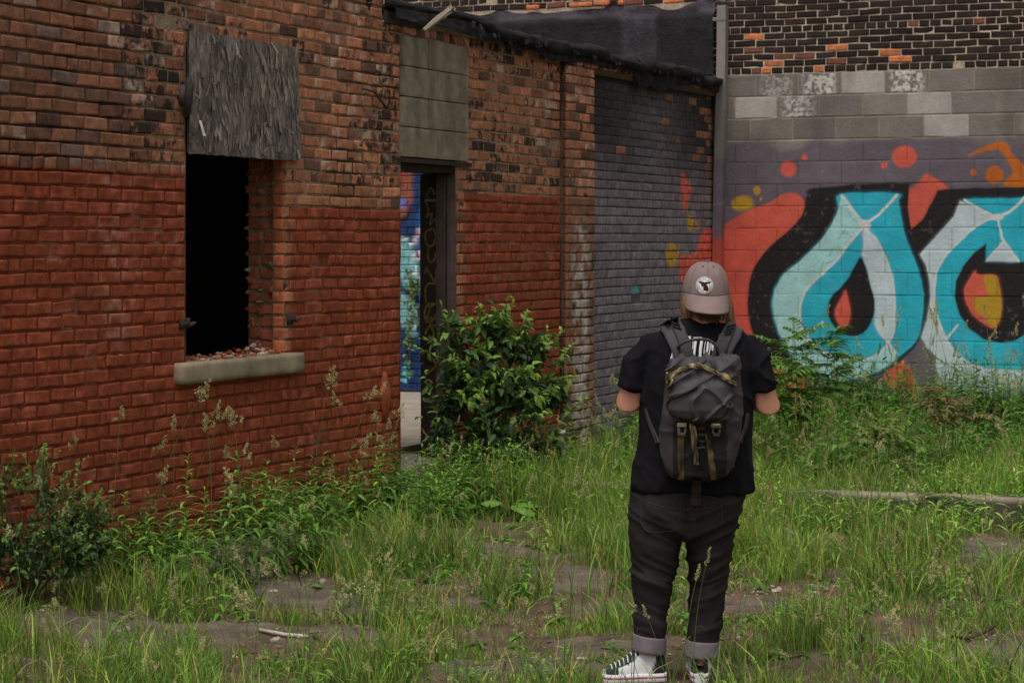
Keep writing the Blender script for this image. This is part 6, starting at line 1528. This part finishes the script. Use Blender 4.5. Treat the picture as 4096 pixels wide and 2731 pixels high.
bpy.data.meshes.remove(bm2)
bvP = bvh_of(pack, lid); bvPS = bvh_of(pack, lid, shirt)
CAMO = [alb(74, 70, 48), alb(48, 46, 36), alb(124, 104, 68), alb(92, 88, 66), alb(34, 32, 28)]
def camo(mb, bvh, path, wd_, off=.003, thick=.003, light=1.0, flip=1):
    m0 = MB(); G_ = drape_ribbon(m0, bvh, path, wd_, (.5, .5, .5), off, thick, ncol=6); n, m = G_.shape[:2]; P_ = G_.reshape(-1, 3); f = noise(P_, 55, 7); g = noise(P_, 75, 9)
    c = np.where((f > .62)[:, None], CAMO[2], np.where((f < .38)[:, None], CAMO[1], CAMO[0])); c = np.where((g > .68)[:, None], CAMO[3], c); c = np.where((g < .25)[:, None], CAMO[4], c); mb.sheet(G_, c * light)
tr = MB(); camo(tr, bvP, [(669.4, 379.5), (674, 374), (681, 369.5), (691, 366.3), (701.5, 366.5), (710, 369.5), (717, 373), (727, 379), (736, 384)], 4.2, .004, .006, 1.1); kb_(tr.build('camouflage_trim', M['web'], bk))
tr = MB(); tr.tube([on(bvP, 668.5, 372, .006), on(bvP, 667.5, 378, .006), on(bvP, 669, 383, .006)], .004, 6, c=alb(136, 118, 70)); tr.tube([on(bvP, 674, 378, .006), on(bvP, 672, 383, .006), on(bvP, 668.5, 387.5, .006)], .004, 6, c=alb(110, 100, 70)); kb_(tr.build('zip_pull', M['web'], bk))
Q6 = lambda L: [(587.5 + x * .1963, 375 + y * .1963) for x, y in L]
for (L, w_, lg) in (([(477, 270), (477, 400), (478, 522)], 6.3, .5), ([(612, 290), (626, 400), (642, 522)], 6.3, .55)):
    tr = MB(); camo(tr, bvP, Q6(L), w_, .003, .003, lg); kb_(tr.build('compression_strap', M['web'], bk))
tr = MB(); camo(tr, bvP, Q6([(533, 240), (542, 320), (552, 448)]), 5.6, .012, .003, 1.15); kb_(tr.build('strap_tail', M['web'], bk))
tr = MB(); drape_ribbon(tr, bvP, Q6([(575, 240), (578, 350), (585, 470)]), 5.0, NYD * .8, .004, .004)
for y in (262, 296, 330, 364): drape_ribbon(tr, bvP, Q6([(560, y), (575, y + 1), (597, y)]), 2.0, NY * 1.1, .010, .003, smooth=True)
kb_(tr.build('daisy_chain', M['web'], bk))
for (x, y) in ((482, 262), (655, 262), (548, 240)):
    bu = MB(); w_ = 42 if x != 548 else 30
    drape_ribbon(bu, bvP, Q6([(x - w_ / 2, y - 14), (x, y - 14), (x + w_ / 2, y - 14)]), 3.6, alb(120, 112, 96) if x != 548 else NYD, .010, .005)
    if x != 548:
        for s in (-1, 1): drape_ribbon(bu, bvP, Q6([(x + s * 15, y - 2), (x + s * 15, y + 14), (x + s * 10, y + 32)]), 1.6, alb(84, 78, 74), .010, .006)
        drape_ribbon(bu, bvP, Q6([(x - 16, y + 30), (x, y + 32), (x + 16, y + 30)]), 2.6, alb(70, 66, 64), .010, .006)
    kb_(bu.build('buckle', M['plastic'], bk))
# seam lines on the lid and body
se = MB()
for L in ([(440, 110), (405, 150), (440, 205), (520, 232)], [(730, 140), (700, 200), (640, 228), (520, 235)], [(430, 120), (490, 95), (560, 60)]):
    drape_ribbon(se, bvP, Q6(L), 1.0, NYD * .8, .002, .002, ncol=2)
kb_(se.build('seam_piping', M['web'], bk))
hd_ = MB(); hp = [(679, 345.5), (684, 341.5), (692, 339.3), (700, 338.6), (708, 339.5), (713.5, 342.5), (716.5, 346), (717.5, 350)]
hd_.tube([on(bvPS, 678, 348, .006), *[A(x, y, -.19 + .02 * abs(i - 3.5) / 3.5) for i, (x, y) in enumerate(hp)], on(bvPS, 717, 355, .01)], .0065, 8, c=NY * 1.0); kb_(hd_.build('grab_handle', M['nylon'], bk))
# shoulder straps: padded band and narrower webbing over it, running over the shoulder
def over(mb, path, wd_, col, off, thick, tipx):
    G_ = drape_ribbon(MB(), bvS, path, wd_, col, off, thick, ncol=6)
    first = G_[0]; ext = []
    for k in range(1, 7):       # carry on over the top and down the chest
        t = k / 6; ext.append(first + np.array([tipx * t, .02 + .17 * t, .012 * math.sin(math.pi * min(1, t * 1.3)) - .10 * t * t]))
    mb.sheet(np.concatenate([np.array(ext[::-1]), G_]), col)
C5_ = lambda L: [(587.5 + x * .10363, 237.5 + y * .10363) for x, y in L]
for (outer, inner, tip, tx) in (([(735, 815), (790, 900), (840, 1010), (905, 1150)], [(830, 800), (880, 880), (930, 1000), (975, 1160)], -.01, 0), ([(1432, 895), (1400, 960), (1345, 1060), (1290, 1180)], [(1375, 860), (1340, 930), (1290, 1040), (1235, 1170)], .01, 0)):
    st = MB(); over(st, C5_(outer), np.array([10.5, 12.5, 12.5, 12]), NY * 1.02, .006, .012, tip); over(st, C5_(inner), np.array([9.5, 11, 12, 12]), NY * .82, .012, .010, tip)
    so_ = kb_(st.build('shoulder_strap', M['nylon'], bk))
    dt = MB(); P_ = C5_(inner); 
    for f in np.linspace(.12, .5, 4):
        a = np.array(P_[0]) * (1 - f) + np.array(P_[2]) * f; s = 1 if tip < 0 else -1; drape_ribbon(dt, bvS, [(a[0] - 3.6, a[1] - 1.2 * s), (a[0], a[1]), (a[0] + 3.6, a[1] + .4 * s)], 1.3, NYD, .026, .003, ncol=3)
    o = dt.build('strap_ladder', M['web'], so_); o.matrix_parent_inverse = Matrix.Identity(4)
for L, w_ in ((Q6([(298, 165), (320, 240), (362, 345)]), np.array([1.4, 2.8, 4.6])), (Q6([(812, 190), (800, 260), (772, 340)]), np.array([2.2, 2.6, 3.0])),):
    st = MB(); drape_ribbon(st, bvPS, L, w_, NY * .8, .006, .003); kb_(st.build('lower_strap', M['web'], bk))
# hanging tail under the pack
tl_ = MB(); drape_ribbon(tl_, bvh_of(shirt, jeans, pack), Q6([(556, 520), (552, 580), (550, 640), (551, 660)]), np.array([8.0, 8.2, 10, 9.0]), alb(40, 34, 34), .010, .003); kb_(tl_.build('hanging_tab', M['web'], bk))
